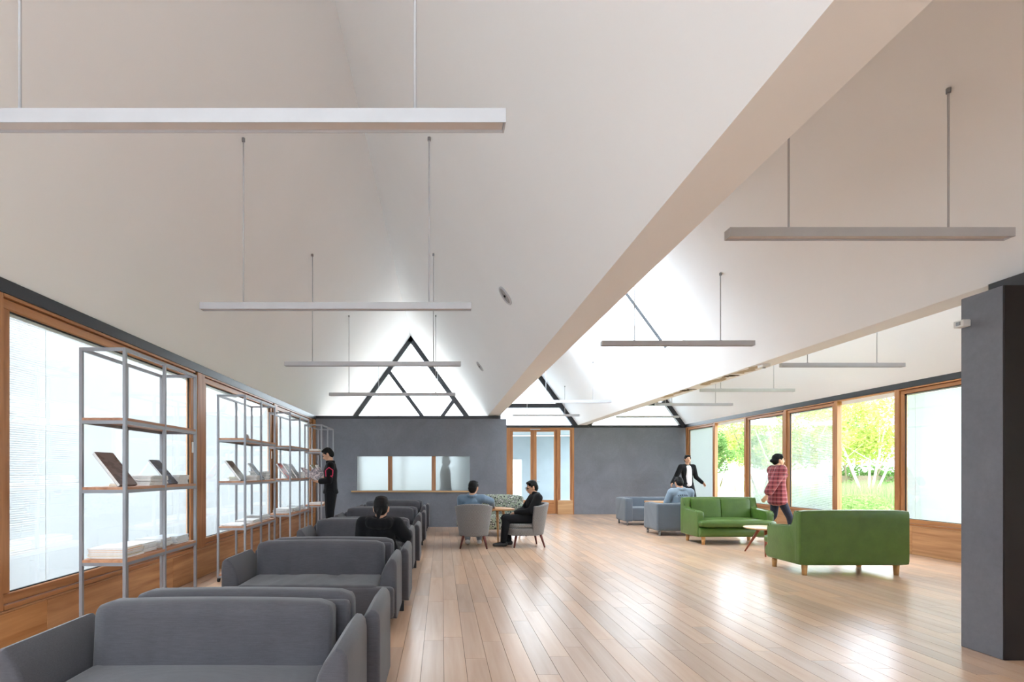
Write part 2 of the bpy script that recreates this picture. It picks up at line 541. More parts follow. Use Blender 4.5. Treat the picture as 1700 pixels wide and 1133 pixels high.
# ---- windows of the two long walls
WIN = [8]
def side_window(side, y0, y1, z0, z1, sash=True, blind=True, post=0.07, fr=0.055, tilt=62, pitch=0.016, lift=0.0, handle=True, posts=(True, True)):
    """side -1: left wall, +1: right wall; opening y0..y1 (post centre lines)"""
    X = XL if side < 0 else XR
    def bx(mb, d0, d1, a, b, c, d, bev=0.0):
        xs = sorted((X + side * d0, X + side * d1))
        return mb.box(xs[0], xs[1], a, b, c, d, bev, 1)
    root = tag(thing('window_%d' % WIN[0]), kind='structure'); WIN[0] += 1
    a, b = y0 + post / 2, y1 - post / 2
    bx(MB(), -0.005, 0.09, a, b, z0, z0 + 0.03).build('sill', M['frame_wood_y'], root)
    bx(MB(), -0.005, 0.09, a, b, z1 - 0.022, z1).build('head', M['frame_wood_y'], root)
    if sash:
        s0, s1, c0, c1 = a + 0.006, b - 0.006, z0 + 0.034, z1 - 0.026
        bx(MB(), 0.015, 0.075, s0, s1, c0, c0 + fr, 0.006).build('sash_rail', M['frame_wood_y'], root)
        bx(MB(), 0.015, 0.075, s0, s1, c1 - fr, c1, 0.006).build('sash_rail', M['frame_wood_y'], root)
        bx(MB(), 0.015, 0.075, s0, s0 + fr, c0 + fr, c1 - fr, 0.006).build('sash_stile', M['frame_wood'], root)
        bx(MB(), 0.015, 0.075, s1 - fr, s1, c0 + fr, c1 - fr, 0.006).build('sash_stile', M['frame_wood'], root)
        ga, gb, gc, gd = s0 + fr, s1 - fr, c0 + fr, c1 - fr
        mb = MB()
        for (p, q, r, s) in ((ga, gb, gc, gc + 0.008), (ga, gb, gd - 0.008, gd), (ga, ga + 0.008, gc, gd), (gb - 0.008, gb, gc, gd)):
            bx(mb, 0.036, 0.052, p, q, r, s)
        mb.build('gasket', M['rubber'], root)
        bx(MB(), 0.04, 0.044, ga + 0.004, gb - 0.004, gc + 0.004, gd - 0.004).build('pane', M['glass'], root)
        if handle:
            hz = 1.52 if side < 0 else 1.3
            bx(MB(), 0.0, 0.016, s1 - fr * 0.72, s1 - fr * 0.28, hz, hz + 0.13, 0.006).build('handle', M['white'], root)
        if blind:
            mb = MB()
            t = math.radians(tilt)
            hw = 0.0105
            z = gc + 0.012 + lift
            while z < gd - 0.03:
                dx, dz = hw * math.cos(t), hw * math.sin(t)
                # slat tilted: room-side edge low
                xa, xb = X + side * (0.062 - dx), X + side * (0.062 + dx)
                mb.quad((xa, ga + 0.012, z - dz), (xa, gb - 0.012, z - dz), (xb, gb - 0.012, z + dz), (xb, ga + 0.012, z + dz))
                z += pitch
            bl = mb.build('blind', M['blind'], root); bl['kind'] = 'stuff'
            bx(MB(), 0.05, 0.075, ga + 0.01, gb - 0.01, gd - 0.028, gd - 0.002).build('blind_head_rail', M['white'], root)
            mb = MB()
            for k in (0.14, 0.86):
                yy = ga + (gb - ga) * k
                bx(mb, 0.0465, 0.048, yy, yy + 0.004, gc, gd - 0.02)
            cd = mb.build('blind_cord', M['white'], root); cd['kind'] = 'stuff'
    return root
LY = [-5.5, -2.5, 0.51, 3.51, 6.61, 9.60, 12.53]
for a, b in zip(LY, LY[1:]):
    if b < -1: continue
    side_window(-1, max(a, YB), b, 0.362, 2.50, post=0.27, fr=0.07, tilt=63)
side_window(-1, 12.97, 16.3, 0.362, 2.50, post=0.16, fr=0.07, blind=False, handle=False)
RY = [16.30, 14.65, 13.15, 11.63, 10.13, 8.77, 7.30, 5.85, 4.40, 2.95, 1.50, 0.05, -1.40, -2.85]
for i, (b, a) in enumerate(zip(RY, RY[1:])):
    open_ = i in (1, 4)
    side_window(1, a, b, 0.452, 2.62, sash=not open_, blind=not open_, post=0.10, fr=0.06, tilt=(27 if i in (2, 3) else 63), handle=False)
def long_wall(name, side, ys, zs, zh, zt, post, panel):
    X = XL if side < 0 else XR
    x0, x1 = sorted((X + side * 0.02, X + side * 0.22))
    w = tag(B(name, M['grey'], None, x0, x1, YB, YE + 0.2, -0.1, zs - 0.001), kind='structure')
    for yy in ys:
        px0, px1 = sorted((X - side * 0.006, X + side * (0.2 if side < 0 else 0.08)))
        g_ = 0.06 if side < 0 else 0.0
        B('post', M['frame_wood'], w, px0, px1, yy - post / 2 + 0.002 + g_, yy + post / 2 - 0.002, zs, zh, 0.004, 1)
        if g_:
            B('shadow_gap', M['rubber'], w, X - 0.06, X - 0.03, yy - post / 2 + 0.002, yy - post / 2 + g_, zs, zh)
    hx0, hx1 = sorted((X - side * 0.012, X + side * 0.2))
    h = tag(B('trim_1' if side < 0 else 'trim_2', M['steel'], None, hx0, hx1, YB, YE + 0.2, zh + 0.001, zt), kind='structure')
    # oak skirting panels below the sill
    lim = YP - 0.01 if side < 0 else YE - 0.01
    yy = YB + 0.05
    sx0, sx1 = sorted((X, X + side * 0.018))
    while yy < lim - 0.05:
        ye = min(yy + panel, lim)
        B('panel', M['panel_wood'], w, sx0, sx1, yy + 0.0015, ye - 0.0015, 0.001, zs - 0.02, 0.002, 1)
        yy = ye
    ex0, ex1 = sorted((X - side * 0.006, X + side * 0.03))
    B('ledge', M['panel_wood'], w, ex0, ex1, YB, lim, zs - 0.018, zs - 0.002, 0.003, 1)
    return w
wall_left = long_wall('wall_left', -1, [0.51, 3.51, 6.61, 9.60, 12.53, 12.97, 16.33], 0.36, 2.50, 2.595, 0.266, 1.9)
wall_right = long_wall('wall_right', 1, RY, 0.45, 2.622, 2.715, 0.096, 0.86)

# ---- far end wall
we = MB()
we.box(3.985, XR + 0.2, YE, YE + 0.2, -0.1, 2.62)
we.box(1.30, 1.88, YE, YE + 0.2, -0.1, 2.62)
we.box(XL - 0.1, 1.30, YE, YE + 0.2, -0.1, 0.5)
we.box(XL - 0.1, XL + 0.4, YE, YE + 0.2, 0.5, 2.62)
wall_end = tag(we.build('wall_back', M['grey']), kind='structure')
tag(B('trim_3', M['steel'], None, XL, XR, YE - 0.012, YE + 0.1, 2.621, 2.70), kind='structure')
# room behind the partition has a wide end window
w_ = tag(thing('window_%d' % WIN[0]), kind='structure'); WIN[0] += 1
B('pane', M['glass'], w_, XL + 0.4, 1.30, YE + 0.1, YE + 0.106, 0.5, 2.62)
for xx in (XL + 0.40, -1.2, 0.05):
    B('mullion', M['frame_wood'], w_, xx, xx + 0.07, YE + 0.05, YE + 0.15, 0.5, 2.62)

# ---- partition across the left bay, with three satin panes
pw = MB()
PX = (-1.986, -1.254, -1.155, -0.232, -0.134, 0.662)
PZ0, PZ1 = 0.852, 1.652
PXE = 1.522
pw.box(XL, PX[0], YP, YP + 0.14, 0, 2.53)
pw.box(PX[5], PXE, YP, YP + 0.14, 0, 2.53)
pw.box(PX[0], PX[5], YP, YP + 0.14, 0, PZ0)
pw.box(PX[0], PX[5], YP, YP + 0.14, PZ1, 2.53)
wall_p = tag(pw.build('wall_partition', M['grey']), kind='structure')
tag(B('trim_4', M['steel'], None, XL, 1.385, YP - 0.01, YP + 0.12, 2.531, ZL), kind='structure')
tag(B('wall_passage', M['white'], None, 1.385, PXE, YP + 0.141, YE - 0.001, 0, 2.53), kind='structure')
w_ = tag(thing('window_%d' % WIN[0]), kind='structure'); WIN[0] += 1
for k in (0, 2, 4):
    B('pane', M['frosted'], w_, PX[k] + 0.001, PX[k + 1] - 0.001, YP + 0.05, YP + 0.056, PZ0 + 0.001, PZ1 - 0.001)
for k in (1, 3):
    B('mullion', M['frame_wood'], w_, PX[k], PX[k + 1], YP + 0.012, YP + 0.12, PZ0, PZ1, 0.003, 1)
B('sill', M['panel_wood_x'], w_, PX[0] - 0.12, PX[5] + 0.06, YP - 0.05, YP - 0.001, PZ0 - 0.04, PZ0 - 0.005, 0.004, 1)

# ---- glazed double door and sidelight
door = tag(thing('door_1', (0, YE, 0)), kind='structure')
DZ = 2.62
def dbox(name, mat, x0, x1, z0, z1, y0=0.0, y1=0.08, parent=None, bev=0.004):
    return B(name, mat, parent or door, x0, x1, y0, y1, z0, z1, bev, 1)
def PXx(px): return (px - 733) / 900 * YE
dbox('jamb', M['frame_wood'], PXx(836), PXx(846.5), 0, DZ, -0.01, 0.1)
dbox('jamb', M['frame_wood'], PXx(924.2), PXx(928.3), 0.0, DZ, -0.01, 0.1)
dbox('jamb', M['frame_wood'], PXx(948.6), PXx(953.2), 0, DZ, -0.01, 0.1)
dbox('head', M['frame_wood_x'], PXx(846.5), PXx(924.2), 2.55, DZ, -0.01, 0.1)
dbox('head', M['frame_wood_x'], PXx(928.3), PXx(948.6), 2.55, DZ, -0.01, 0.1)
for (a, g0, g1, b) in ((846.7, 851.7, 881, 885.4), (885.7, 891, 920, 924.0)):
    lf = thing('door_leaf'); lf.parent = door
    a_, g0_, g1_, b_ = PXx(a), PXx(g0), PXx(g1), PXx(b)
    dbox('stile', M['frame_wood'], a_, g0_, 0.012, 2.545, 0.015, 0.065, lf)
    dbox('stile', M['frame_wood'], g1_, b_, 0.012, 2.545, 0.015, 0.065, lf)
    dbox('rail', M['frame_wood_x'], g0_, g1_, 2.50, 2.545, 0.015, 0.065, lf)
    dbox('bottom_panel', M['frame_wood_x'], g0_, g1_, 0.012, 0.43, 0.015, 0.065, lf)
    dbox('pane', M['glass'], g0_, g1_, 0.431, 2.499, 0.036, 0.042, lf, 0)
hd = thing('lever_handle'); hd.parent = door
MB().tube((PXx(888.3), 0.014, 0.985), (PXx(888.3), -0.05, 0.985), 0.010).tube((PXx(888.3), -0.05, 0.985), (PXx(895.5), -0.05, 0.985), 0.009).build('lever', M['chrome'], hd)
B('plate', M['chrome'], hd, PXx(887.6), PXx(889), 0.005, 0.0145, 0.85, 1.06, 0.002, 1)
B('door_closer', M['lamp'], door, PXx(880), PXx(897), -0.03, -0.011, 2.555, 2.585, 0.004, 1)
dbox('pane', M['glass'], PXx(930.7), PXx(946.8), 0.47, 2.52, 0.036, 0.042, None, 0)
dbox('side_stile', M['frame_wood'], PXx(928.4), PXx(930.7), 0.43, 2.55, 0.01, 0.08)
dbox('side_stile', M['frame_wood'], PXx(946.8), PXx(948.5), 0.43, 2.55, 0.01, 0.08)
dbox('apron_panel', M['panel_wood_x'], PXx(925.5), PXx(950.5), 0.002, 0.425, -0.05, -0.012)

# ---- grey pier under the second valley with its steel head
tag(B('wall_pier', M['grey'], None, 3.86, 4.66, 3.73, 4.03, 0, 2.58, 0.004, 1), kind='structure')
tag(B('trim_5', M['steel'], None, 4.095, 4.42, 2.2, 4.06, 2.581, 2.70), kind='structure')
B('pier_shade_sheet', M['pier_shade'], bpy.data.objects['wall_pier'], 3.862, 4.658, 3.718, 3.7295, 0.002, 2.578)  # added sheet: the shade on the pier's front is put into its colour
# ---- near end wall, behind the camera: parapet, unseen left-bay glazing added for daylight
wf = MB()
wf.box(XL, XR, YB - 0.2, YB, -0.1, 1.1)
for xx in (XL, -0.9):
    wf.box(xx, xx + 0.14, YB - 0.2, YB, 1.1, 2.62)
wf.box(V1A, XR, YB - 0.2, YB, 1.1, 2.7)
for g_ in GAB[1:]:
    wf.prism([(g_[0][0], YB - 0.2, 2.60), (g_[1][0], YB - 0.2, g_[1][1]), (g_[2][0], YB - 0.2, 2.60)], (0, 0.2, 0))
tag(wf.build('wall_front', M['grey']), kind='structure')
tag(B('trim_6', M['steel'], None, XL, XR, YB - 0.1, YB + 0.01, 2.621, 2.70), kind='structure')

# =================================================================== OUTSIDE GROUND
t = NT('paving_and_lawn')
co = t.coords('Object')
n = t.noise(co, 0.5, 6); n2 = t.noise(co, 30, 4)
t.bsdf(t.mix(n2, srgb(124, 150, 80), srgb(168, 186, 116)), 0.9, 0.1, 0, n2, 0.4, 0.02)
M['lawn'] = t.m
M['paving'] = plain('pale_paving', srgb(206, 204, 196), 0.85, 0.2, 0, 0.08, 2)
tag(B('ground', M['paving'], None, -60, 60, -60, 90, -0.4, -0.14), 'pale paving around the building', 'ground', kind='structure')

# =================================================================== PENDANT LAMPS
def ceil_z(x):
    def ln(p, q): return p[1] + (q[1] - p[1]) * (x - p[0]) / (q[0] - p[0])
    for p, q in (((XL, ZL), R1), (R1, (V1A, ZV1)), ((V1A, ZV1), (V1B, ZV1)), ((V1B, ZV1), R2), (R2, (V2A, ZV2)), ((V2A, ZV2), (V2B, ZV2)), ((V2B, ZV2), R3), (R3, (XR, ZR))):
        if p[0] <= x <= q[0]: return ln(p, q)
    return 3
def pendant(cx, y, ztop, L, rods, label, group):
    root = thing('pendant_lamp', (cx, y, ztop), 0, label, 'lamp', group)
    h, w, t = 0.058, 0.072, 0.004
    mb = MB()
    mb.box(-L / 2, L / 2, -w / 2, w / 2, -0.018, 0)
    mb.box(-L / 2, L / 2, -w / 2, -w / 2 + t, -h, -0.018)
    mb.box(-L / 2, L / 2, w / 2 - t, w / 2, -h, -0.018)
    mb.build('housing', M['lamp'], root)
    for s in (-1, 1):
        xs = sorted((s * L / 2, s * (L / 2 - 0.006)))
        MB().box(xs[0], xs[1], -w / 2 + t, w / 2 - t, -h, -0.018).build('end_cap', M['lamp'], root)
    MB().box(-L / 2 + 0.008, L / 2 - 0.008, -w / 2 + t, w / 2 - t, -0.046, -0.022).build('diffuser', M['diffuser'], root)
    for rx in rods:
        zc = ceil_z(cx + rx) - ztop
        MB().tube((rx, 0, 0), (rx, 0, zc - 0.01), 0.0065, n=8).build('rod', M['lamp'], root)
        MB().tube((rx, 0, 0), (rx, 0, 0.008), 0.018, n=12).build('rod_foot', M['lamp'], root)
        MB().tube((rx, 0, zc - 0.045), (rx, 0, zc - 0.015), 0.014, n=10).build('ceiling_cap', M['chrome'], root)
    return root
names1 = ['long pendant bar lamp nearest the camera, cut off by the left edge', 'second pendant bar lamp from the camera in the left bay', 'third pendant bar lamp from the camera in the left bay, above the standing reader',
          'fourth pendant bar lamp in the left bay, crossing the gable triangle', 'pendant bar lamp whose rods drop behind the grey partition']
for y, nm in zip((2.25, 4.79, 7.35, 10.25, 15.1), names1):
    pendant(-0.93, y, 2.785, 2.385, (-0.82, 0.82), nm, 'pendant lamps of the left bay')
names2 = ['large grey pendant bar lamp at upper right of the valley beam', 'grey pendant bar lamp hanging in front of the skylight', 'pendant bar lamp above the wooden door, nearer of the two', 'small pendant bar lamp just above the wooden door head']
for y, x, nm in zip((3.53, 6.55, 12.0, 14.95), (2.78, 2.85, 2.83, 2.88), names2):
    pendant(x, y, 2.875, 1.84, (-0.52, 0.52), nm, 'pendant lamps of the middle bay')
names3 = ['pendant bar lamp above the red-shirted walker, nearest in the right bay', 'second pendant bar lamp from the camera in the right bay', 'third pendant bar lamp from the camera in the right bay', 'farthest pendant bar lamp of the right bay, low against the gable glass']
for y, nm in zip((8.12, 10.64, 12.9, 15.8), names3):
    pendant(6.0, y, 2.92, 1.84, (-0.52, 0.52), nm, 'pendant lamps of the right bay')

# round air vents on the left bay's right-hand slope, detector boxes
def vent(px, py, label, r=0.11):
    # point on slope V1A..R1
    k = (R1[1] - ZV1) / (R1[0] - V1A)
    u, v = (px - 733) / 900, (783 - py) / 900
    y = (ZV1 - 1.3 - k * V1A) / (v - k * u)
    x = u * y; z = 1.3 + v * y
    root = thing('ceiling_vent', (x, y, z), 0, label, 'air vent', 'ceiling vents')
    root.rotation_euler = (0, math.atan2(-(R1[1] - ZV1), V1A - R1[0]) * -1 + math.pi, 0)
    mb = MB(); mb.lathe([(r, -0.001), (r, 0.012), (r - 0.012, 0.018), (r - 0.02, 0.012), (r - 0.02, 0.0)], 28); mb.build('ring', M['lamp'], root)
    mb = MB(); mb.lathe([(r - 0.021, 0.0), (r - 0.021, 0.008), (0.03, 0.014), (0.029, 0.006)], 28); mb.build('disc', plain('vent_grey', srgb(150, 148, 148), 0.6), root)
    MB().lathe([(0.012, 0.006), (0.012, 0.02), (0.006, 0.024)], 12).build('centre_screw', M['rubber'], root)
vent(839.5, 491, 'round grey ceiling vent high beside the valley beam')
vent(797, 608.5, 'small round ceiling vent lower down, right of the gable triangle', 0.10)
kx = -(R2[1] - ZV2) / (V2A - R2[0])
b_ = thing('ceiling_sensor', (4.22, 3.9 * 1.05 + 3.0, ZV2 - 0.04), 0, 'small white sensor box under the torn plaster of the valley', 'sensor')
B('body', M['white'], b_, -0.05, 0.05, -0.06, 0.06, 0.0, 0.038, 0.006); B('lens', M['chrome'], b_, -0.015, 0.015, -0.015, 0.015, -0.012, 0.0)
b_ = thing('wall_sensor', (3.80, 4.0, 2.36), 0, 'small white sensor box on the grey pier', 'sensor')
B('body', M['white'], b_, 0.0, 0.059, -0.05, 0.028, 0.0, 0.05, 0.006); B('lens', M['chrome'], b_, -0.006, 0.0, -0.03, 0.0, 0.012, 0.038)

# =================================================================== SHELF UNITS
M['shelf_metal'] = plain('shelf_grey_metal', srgb(150, 151, 156), 0.38, 0.5, 0.3, 0.04)
M['shelf_wood'] = wood('shelf_board_wood', srgb(196, 146, 112), srgb(160, 108, 78), 'Y', 0.5, 'object')
SX0, SX1 = -2.63, -2.29
LEV = (0.095, 0.655, 1.185, 1.69)
SH_TOP = 2.20
SH_Y = (3.93, 6.34, 8.23, 10.38)
SH_L = 1.15
def shelf_unit(y0, label):
    W, L, p = SX1 - SX0, SH_L, 0.024
    root = thing('shelf_unit', (SX0, y0, 0), 0, label, 'shelf', 'open shelf units along the left windows')
    for x in (0, W - p):
        for y in (0, L / 2 - p / 2, L - p):
            B('post', M['shelf_metal'], root, x, x + p, y, y + p, 0.058, SH_TOP, 0.002, 1)
    for z in LEV + (SH_TOP,):
        za, zb = z - 0.044, z - 0.020
        if z == SH_TOP: za, zb = z - 0.024, z
        for x in (0, W - p):
            for (ya, yb) in ((p, L / 2 - p / 2), (L / 2 + p / 2, L - p)):
                B('rail', M['shelf_metal'], root, x + 0.002, x + p - 0.002, ya, yb, za, zb)
        for y in (0, L - p):
            B('rail', M['shelf_metal'], root, p, W - p, y + 0.002, y + p - 0.002, za, zb)
        if z != SH_TOP:
            mb = MB()
            mb.box(p, W - p, 0.001, L - 0.001, z - 0.0195, z)
            mb.box(0.001, p, p + 0.001, L / 2 - p / 2 - 0.001, z - 0.0195, z); mb.box(0.001, p, L / 2 + p / 2 + 0.001, L - p - 0.001, z - 0.0195, z)
            mb.box(W - p, W - 0.001, p + 0.001, L / 2 - p / 2 - 0.001, z - 0.0195, z); mb.box(W - p, W - 0.001, L / 2 + p / 2 + 0.001, L - p - 0.001, z - 0.0195, z)
            mb.build('shelf_board', M['shelf_wood'], root)
    for x in (0.012, W - 0.012):
        for y in (0.03, L / 2, L - 0.03):
            c = MB().box(x - 0.014, x + 0.014, y - 0.012, y + 0.012, 0.036, 0.058).build('caster', M['chrome'], root)
            MB().tube((x - 0.012, y, 0.024), (x + 0.012, y, 0.024), 0.024, n=14).build('wheel', M['rubber'], c)
    return root
for y0, nm in zip(SH_Y, ('grey metal shelf unit with oak boards nearest the camera', 'second shelf unit from the camera by the left windows', 'third shelf unit from the camera, left of the standing reader', 'farthest shelf unit by the left windows, behind the standing reader')):
    shelf_unit(y0, nm)

# ---- magazines
MAGC = {}
def mag_mat(col, col2=None, seed=0):
    k = (col, col2, seed)
    if k not in MAGC:
        t = NT('magazine_cover')
        co = t.coords('Object')
        if col2 is None:
            n = t.noise(co, 30, 3)
            c = t.ramp(n, [(0.3, srgb(*[int(v * .94) for v in col])), (0.7, srgb(*col))])
        else:
            v = t.mapped(co, (9, 5, 9)); v2 = t.noise(v, 1.3 + seed * 0.2, 2)
            c = t.ramp(v2, [(0.44, srgb(*col)), (0.5, srgb(*col2)), (0.6, srgb(*col2)), (0.64, srgb(*col))])
        t.bsdf(c, 0.3, 0.5)
        MAGC[k] = t.m
    return MAGC[k]
M['paper'] = plain('paper_edge', (0.82, 0.81, 0.79, 1), 0.8, 0.2, 0, 0.04, 60)
def mag_mesh(w, l, t, mat):
    mb = MB()
    mb.mi = 1; mb.box(0.001, w - 0.003, 0.002, l - 0.002, 0.0012, t - 0.0012)
    mb.mi = 0; mb.box(0, w, 0, l, t - 0.0012, t); mb.box(0, w, 0, l, 0, 0.0012); mb.box(0, 0.001, 0, l, 0.0012, t - 0.0012)
    me = mb.mesh('magazine'); me.materials.append(mat); me.materials.append(M['paper'])
    return me
rm = random.Random(21)
def stack(u, lev, y, n, t, label, cols=((236, 236, 234),), x=None, w=0.215, l=0.28, jit=0.012, along=False, z0=0.0):
    """n magazines lying on shelf lev of unit u, y measured from the unit's near end"""
    z = LEV[lev] + 0.0003 + z0
    if along: w, l = l, w
    x = SX0 + 0.05 if x is None else SX0 + x
    for i in range(n):
        tt = t * rm.uniform(0.85, 1.15)
        o = link('magazine', mag_mesh(w, l, tt, mag_mat(cols[i % len(cols)])))
        o.location = (x + rm.uniform(-jit, jit), SH_Y[u] + y + rm.uniform(-jit, jit), z)
        o.rotation_euler = (0, 0, rm.uniform(-0.05, 0.05))
        ordn = ['topmost', 'second from top', 'third from top', 'fourth from top', 'fifth from top', 'sixth from top', 'seventh from top', 'eighth from top', 'ninth from top'][n - 1 - i]
        tag(o, label + ', ' + ordn, 'magazine', 'magazines lying in piles on the shelves')
        z += tt + 0.0003
    return z
def leaning(u, lev, y, label, col, col2=None, h=0.30, w=0.22, t=0.022, ang=38, x=0.27, seed=0, z0=0.0):
    """magazine on a display wedge, leaning back towards the window"""
    o = link('magazine', mag_mesh(h, w, t, mag_mat(col, col2, seed)))
    a = math.radians(90 + ang)
    # local x runs up the cover
    o.rotation_euler = (0, -a, 0)
    o.location = (SX0 + x, SH_Y[u] + y, LEV[lev] + 0.001 + t * math.sin(math.radians(ang)) + z0)
    tag(o, label, 'magazine')
    return o
W_, Yl, Gr, Bl, Dk = (238, 238, 236), (240, 200, 60), (150, 148, 146), (96, 116, 140), (52, 54, 60)
leaning(0, 2, 0.05, 'grey brown magazine leaning back on the nearest shelf unit', (108, 94, 92), (132, 116, 112), h=0.31, w=0.23)
stack(0, 2, 0.30, 2, 0.012, 'white magazine with yellow tab behind the leaning grey one', (Yl, W_), x=0.03, w=0.1, l=0.12)
stack(0, 2, 0.47, 6, 0.013, 'white magazine in the pile below the slate magazine, nearest shelf unit', (W_, (226, 226, 224)), x=0.06)
leaning(0, 2, 0.765, 'slate blue magazine leaning beside the white pile, nearest shelf unit', (84, 94, 116), (60, 62, 70), h=0.27, w=0.17, t=0.012, ang=40, seed=2)
stack(0, 2, 0.93, 6, 0.013, 'white magazine in the pile at the far end, nearest shelf unit', (W_, (214, 214, 216)), x=0.06, l=0.19)
stack(0, 1, 0.06, 5, 0.016, 'thick white magazine with yellow edges, lowest shelf of nearest unit', (W_, Yl, W_, (240, 170, 60)), x=0.03, w=0.26, l=0.27)
stack(0, 1, 0.36, 5, 0.014, 'white magazine in the second low pile, nearest shelf unit', (W_, (222, 224, 228)), x=0.05, l=0.21)
stack(0, 1, 0.62, 5, 0.014, 'pale grey magazine in the third low pile, nearest shelf unit', ((210, 212, 216), W_), x=0.06, l=0.2)
stack(0, 1, 0.87, 5, 0.013, 'pale blue magazine in the far low pile, nearest shelf unit', ((196, 208, 220), W_), x=0.07, l=0.22)
leaning(1, 2, 0.04, 'olive grey magazine leaning on the second shelf unit', (128, 122, 108), (96, 90, 82), h=0.29, w=0.2, seed=1)
stack(1, 2, 0.27, 4, 0.012, 'white magazine with lime tab, near end of second shelf unit', (W_, (224, 226, 120)), x=0.03, w=0.14, l=0.18)
stack(1, 2, 0.49, 5, 0.013, 'white magazine piled in the middle of the second shelf unit', (W_, (220, 206, 200)), x=0.09, l=0.2)
leaning(1, 2, 0.74, 'steel blue magazine leaning on the second shelf unit', (92, 112, 128), (60, 66, 72), h=0.27, w=0.17, t=0.014, seed=3)
stack(1, 2, 0.93, 9, 0.013, 'dark magazine piled at the far end of the second shelf unit', (Dk, (90, 92, 96), W_), x=0.055, l=0.16)
stack(1, 1, 0.05, 2, 0.008, 'thin white magazine on the near low shelf of the second unit', (W_, (230, 222, 220)), x=0.04, l=0.33, w=0.24)
stack(1, 1, 0.42, 3, 0.011, 'white magazine in the middle low pile of the second unit', (W_, (160, 150, 156)), x=0.06, l=0.3)
stack(1, 1, 0.80, 5, 0.012, 'grey magazine in the far low pile of the second unit', ((150, 156, 164), (196, 200, 204)), x=0.05, l=0.28)
leaning(2, 2, 0.04, 'grey magazine with a red band leaning on the third shelf unit', (94, 100, 106), (190, 62, 56), h=0.27, w=0.22, seed=2, ang=34)
leaning(2, 2, 0.36, 'dark grey photo magazine leaning on the third shelf unit', (74, 78, 82), (150, 150, 146), h=0.27, w=0.22, seed=4, ang=34)
leaning(2, 2, 0.66, 'black magazine leaning at mid shelf of the third unit', (46, 48, 54), (110, 112, 112), h=0.27, w=0.22, seed=5, ang=34)
stack(2, 2, 0.91, 8, 0.013, 'white magazine piled at the far end of the third shelf unit', (W_, (200, 198, 194)), x=0.06, l=0.2)
stack(2, 1, 0.06, 6, 0.012, 'blue grey magazine in the near low pile of the third unit', ((140, 148, 158), (206, 208, 210)), x=0.05, l=0.3)
stack(2, 1, 0.44, 5, 0.012, 'charcoal magazine in the middle low pile of the third unit', ((96, 100, 104), (180, 182, 184)), x=0.06, l=0.28)
stack(2, 1, 0.80, 6, 0.012, 'silver magazine in the far low pile of the third unit', ((170, 172, 176), (120, 124, 128)), x=0.05, l=0.28)
stack(3, 3, 0.08, 3, 0.014, 'cream magazine in the pile on top shelf of farthest unit', ((226, 220, 200), W_), x=0.05, l=0.36)
leaning(3, 2, 0.04, 'white magazine with olive edge leaning on the farthest unit', (226, 226, 222), (150, 144, 110), h=0.28, w=0.22, seed=1, ang=34)
leaning(3, 2, 0.46, 'white chart magazine leaning at the middle of the farthest unit', (232, 232, 230), (200, 202, 206), h=0.28, w=0.22, seed=3, ang=34)
stack(3, 1, 0.08, 3, 0.012, 'white magazine in the low pile of the farthest unit', (W_,), x=0.04, l=0.3, w=0.25)
o = MB().lathe([(0.028, 0), (0.032, 0.004), (0.03, 0.05), (0.014, 0.07), (0.0, 0.072)], 16).build('paperweight', plain('pale_stone', srgb(168, 164, 158), 0.6), None)
o.location = (SX0 + 0.2, SH_Y[1] + 0.42, LEV[3] + 0.001); tag(o, 'small pale stone weight on top shelf of the second unit', 'paperweight')

# =================================================================== GREY SOFAS
M['sofa_grey'] = fabric('sofa_grey_weave', srgb(80, 79, 84), 420, 0.30)
M['sofa_black'] = plain('sofa_leg_black', srgb(26, 26, 28), 0.45)
def rbox(x0, x1, y0, y1, z0, z1, r, seg=4):
    return MB().box(x0, x1, y0, y1, z0, z1, r, seg)
def bulge(me, axis, cx, half, amount, top=None):
    """swell the faces of a cushion outwards around its middle"""
    pass
def pillow(x0, x1, y0, y1, z0, z1, r, puff=0.02, n=10, crease=0.0, seed=1):
    """rounded upholstered block with a crowned top and optional creases"""
    mb = MB(); mb.box(x0, x1, y0, y1, z0, z1)
    bm = mb.bm
    bmesh.ops.subdivide_edges(bm, edges=bm.edges[:], cuts=n, use_grid_fill=True)
    cx, cy, cz = (x0 + x1) / 2, (y0 + y1) / 2, (z0 + z1) / 2
    hx, hy, hz = (x1 - x0) / 2, (y1 - y0) / 2, (z1 - z0) / 2
    rnd = random.Random(seed)
    folds = [(rnd.uniform(-0.7, 0.7), rnd.uniform(-0.6, 0.6), rnd.uniform(0.02, 0.035)) for _ in range(8)]
    for v in bm.verts:
        p = v.co - Vector((cx, cy, cz))
        q = Vector((max(-hx + r, min(hx - r, p.x)), max(-hy + r, min(hy - r, p.y)), max(-hz + r, min(hz - r, p.z))))
        d = p - q
        if d.length > 1e-6:
            p = q + d.normalized() * r
        u, w, s = p.x / hx, p.y / hy, p.z / hz
        k = max(0, 1 - u * u) * max(0, 1 - w * w)
        p.z += (1 if p.z > 0 else -0.2) * puff * k * abs(s)
        k2 = max(0, 1 - u * u) * max(0, 1 - s * s)
        p.y += (1 if p.y > 0 else -1) * puff * 0.6 * k2 * abs(w)
        if crease and p.z > 0:
            for (fx, fs, fw) in folds:
                dx = p.x - fx * hx - fs * 0.5 * p.y
                p.z -= crease * math.exp(-(dx / fw) ** 2) * max(0, 1 - w * w)
        v.co = p + Vector((cx, cy, cz))
    return mb
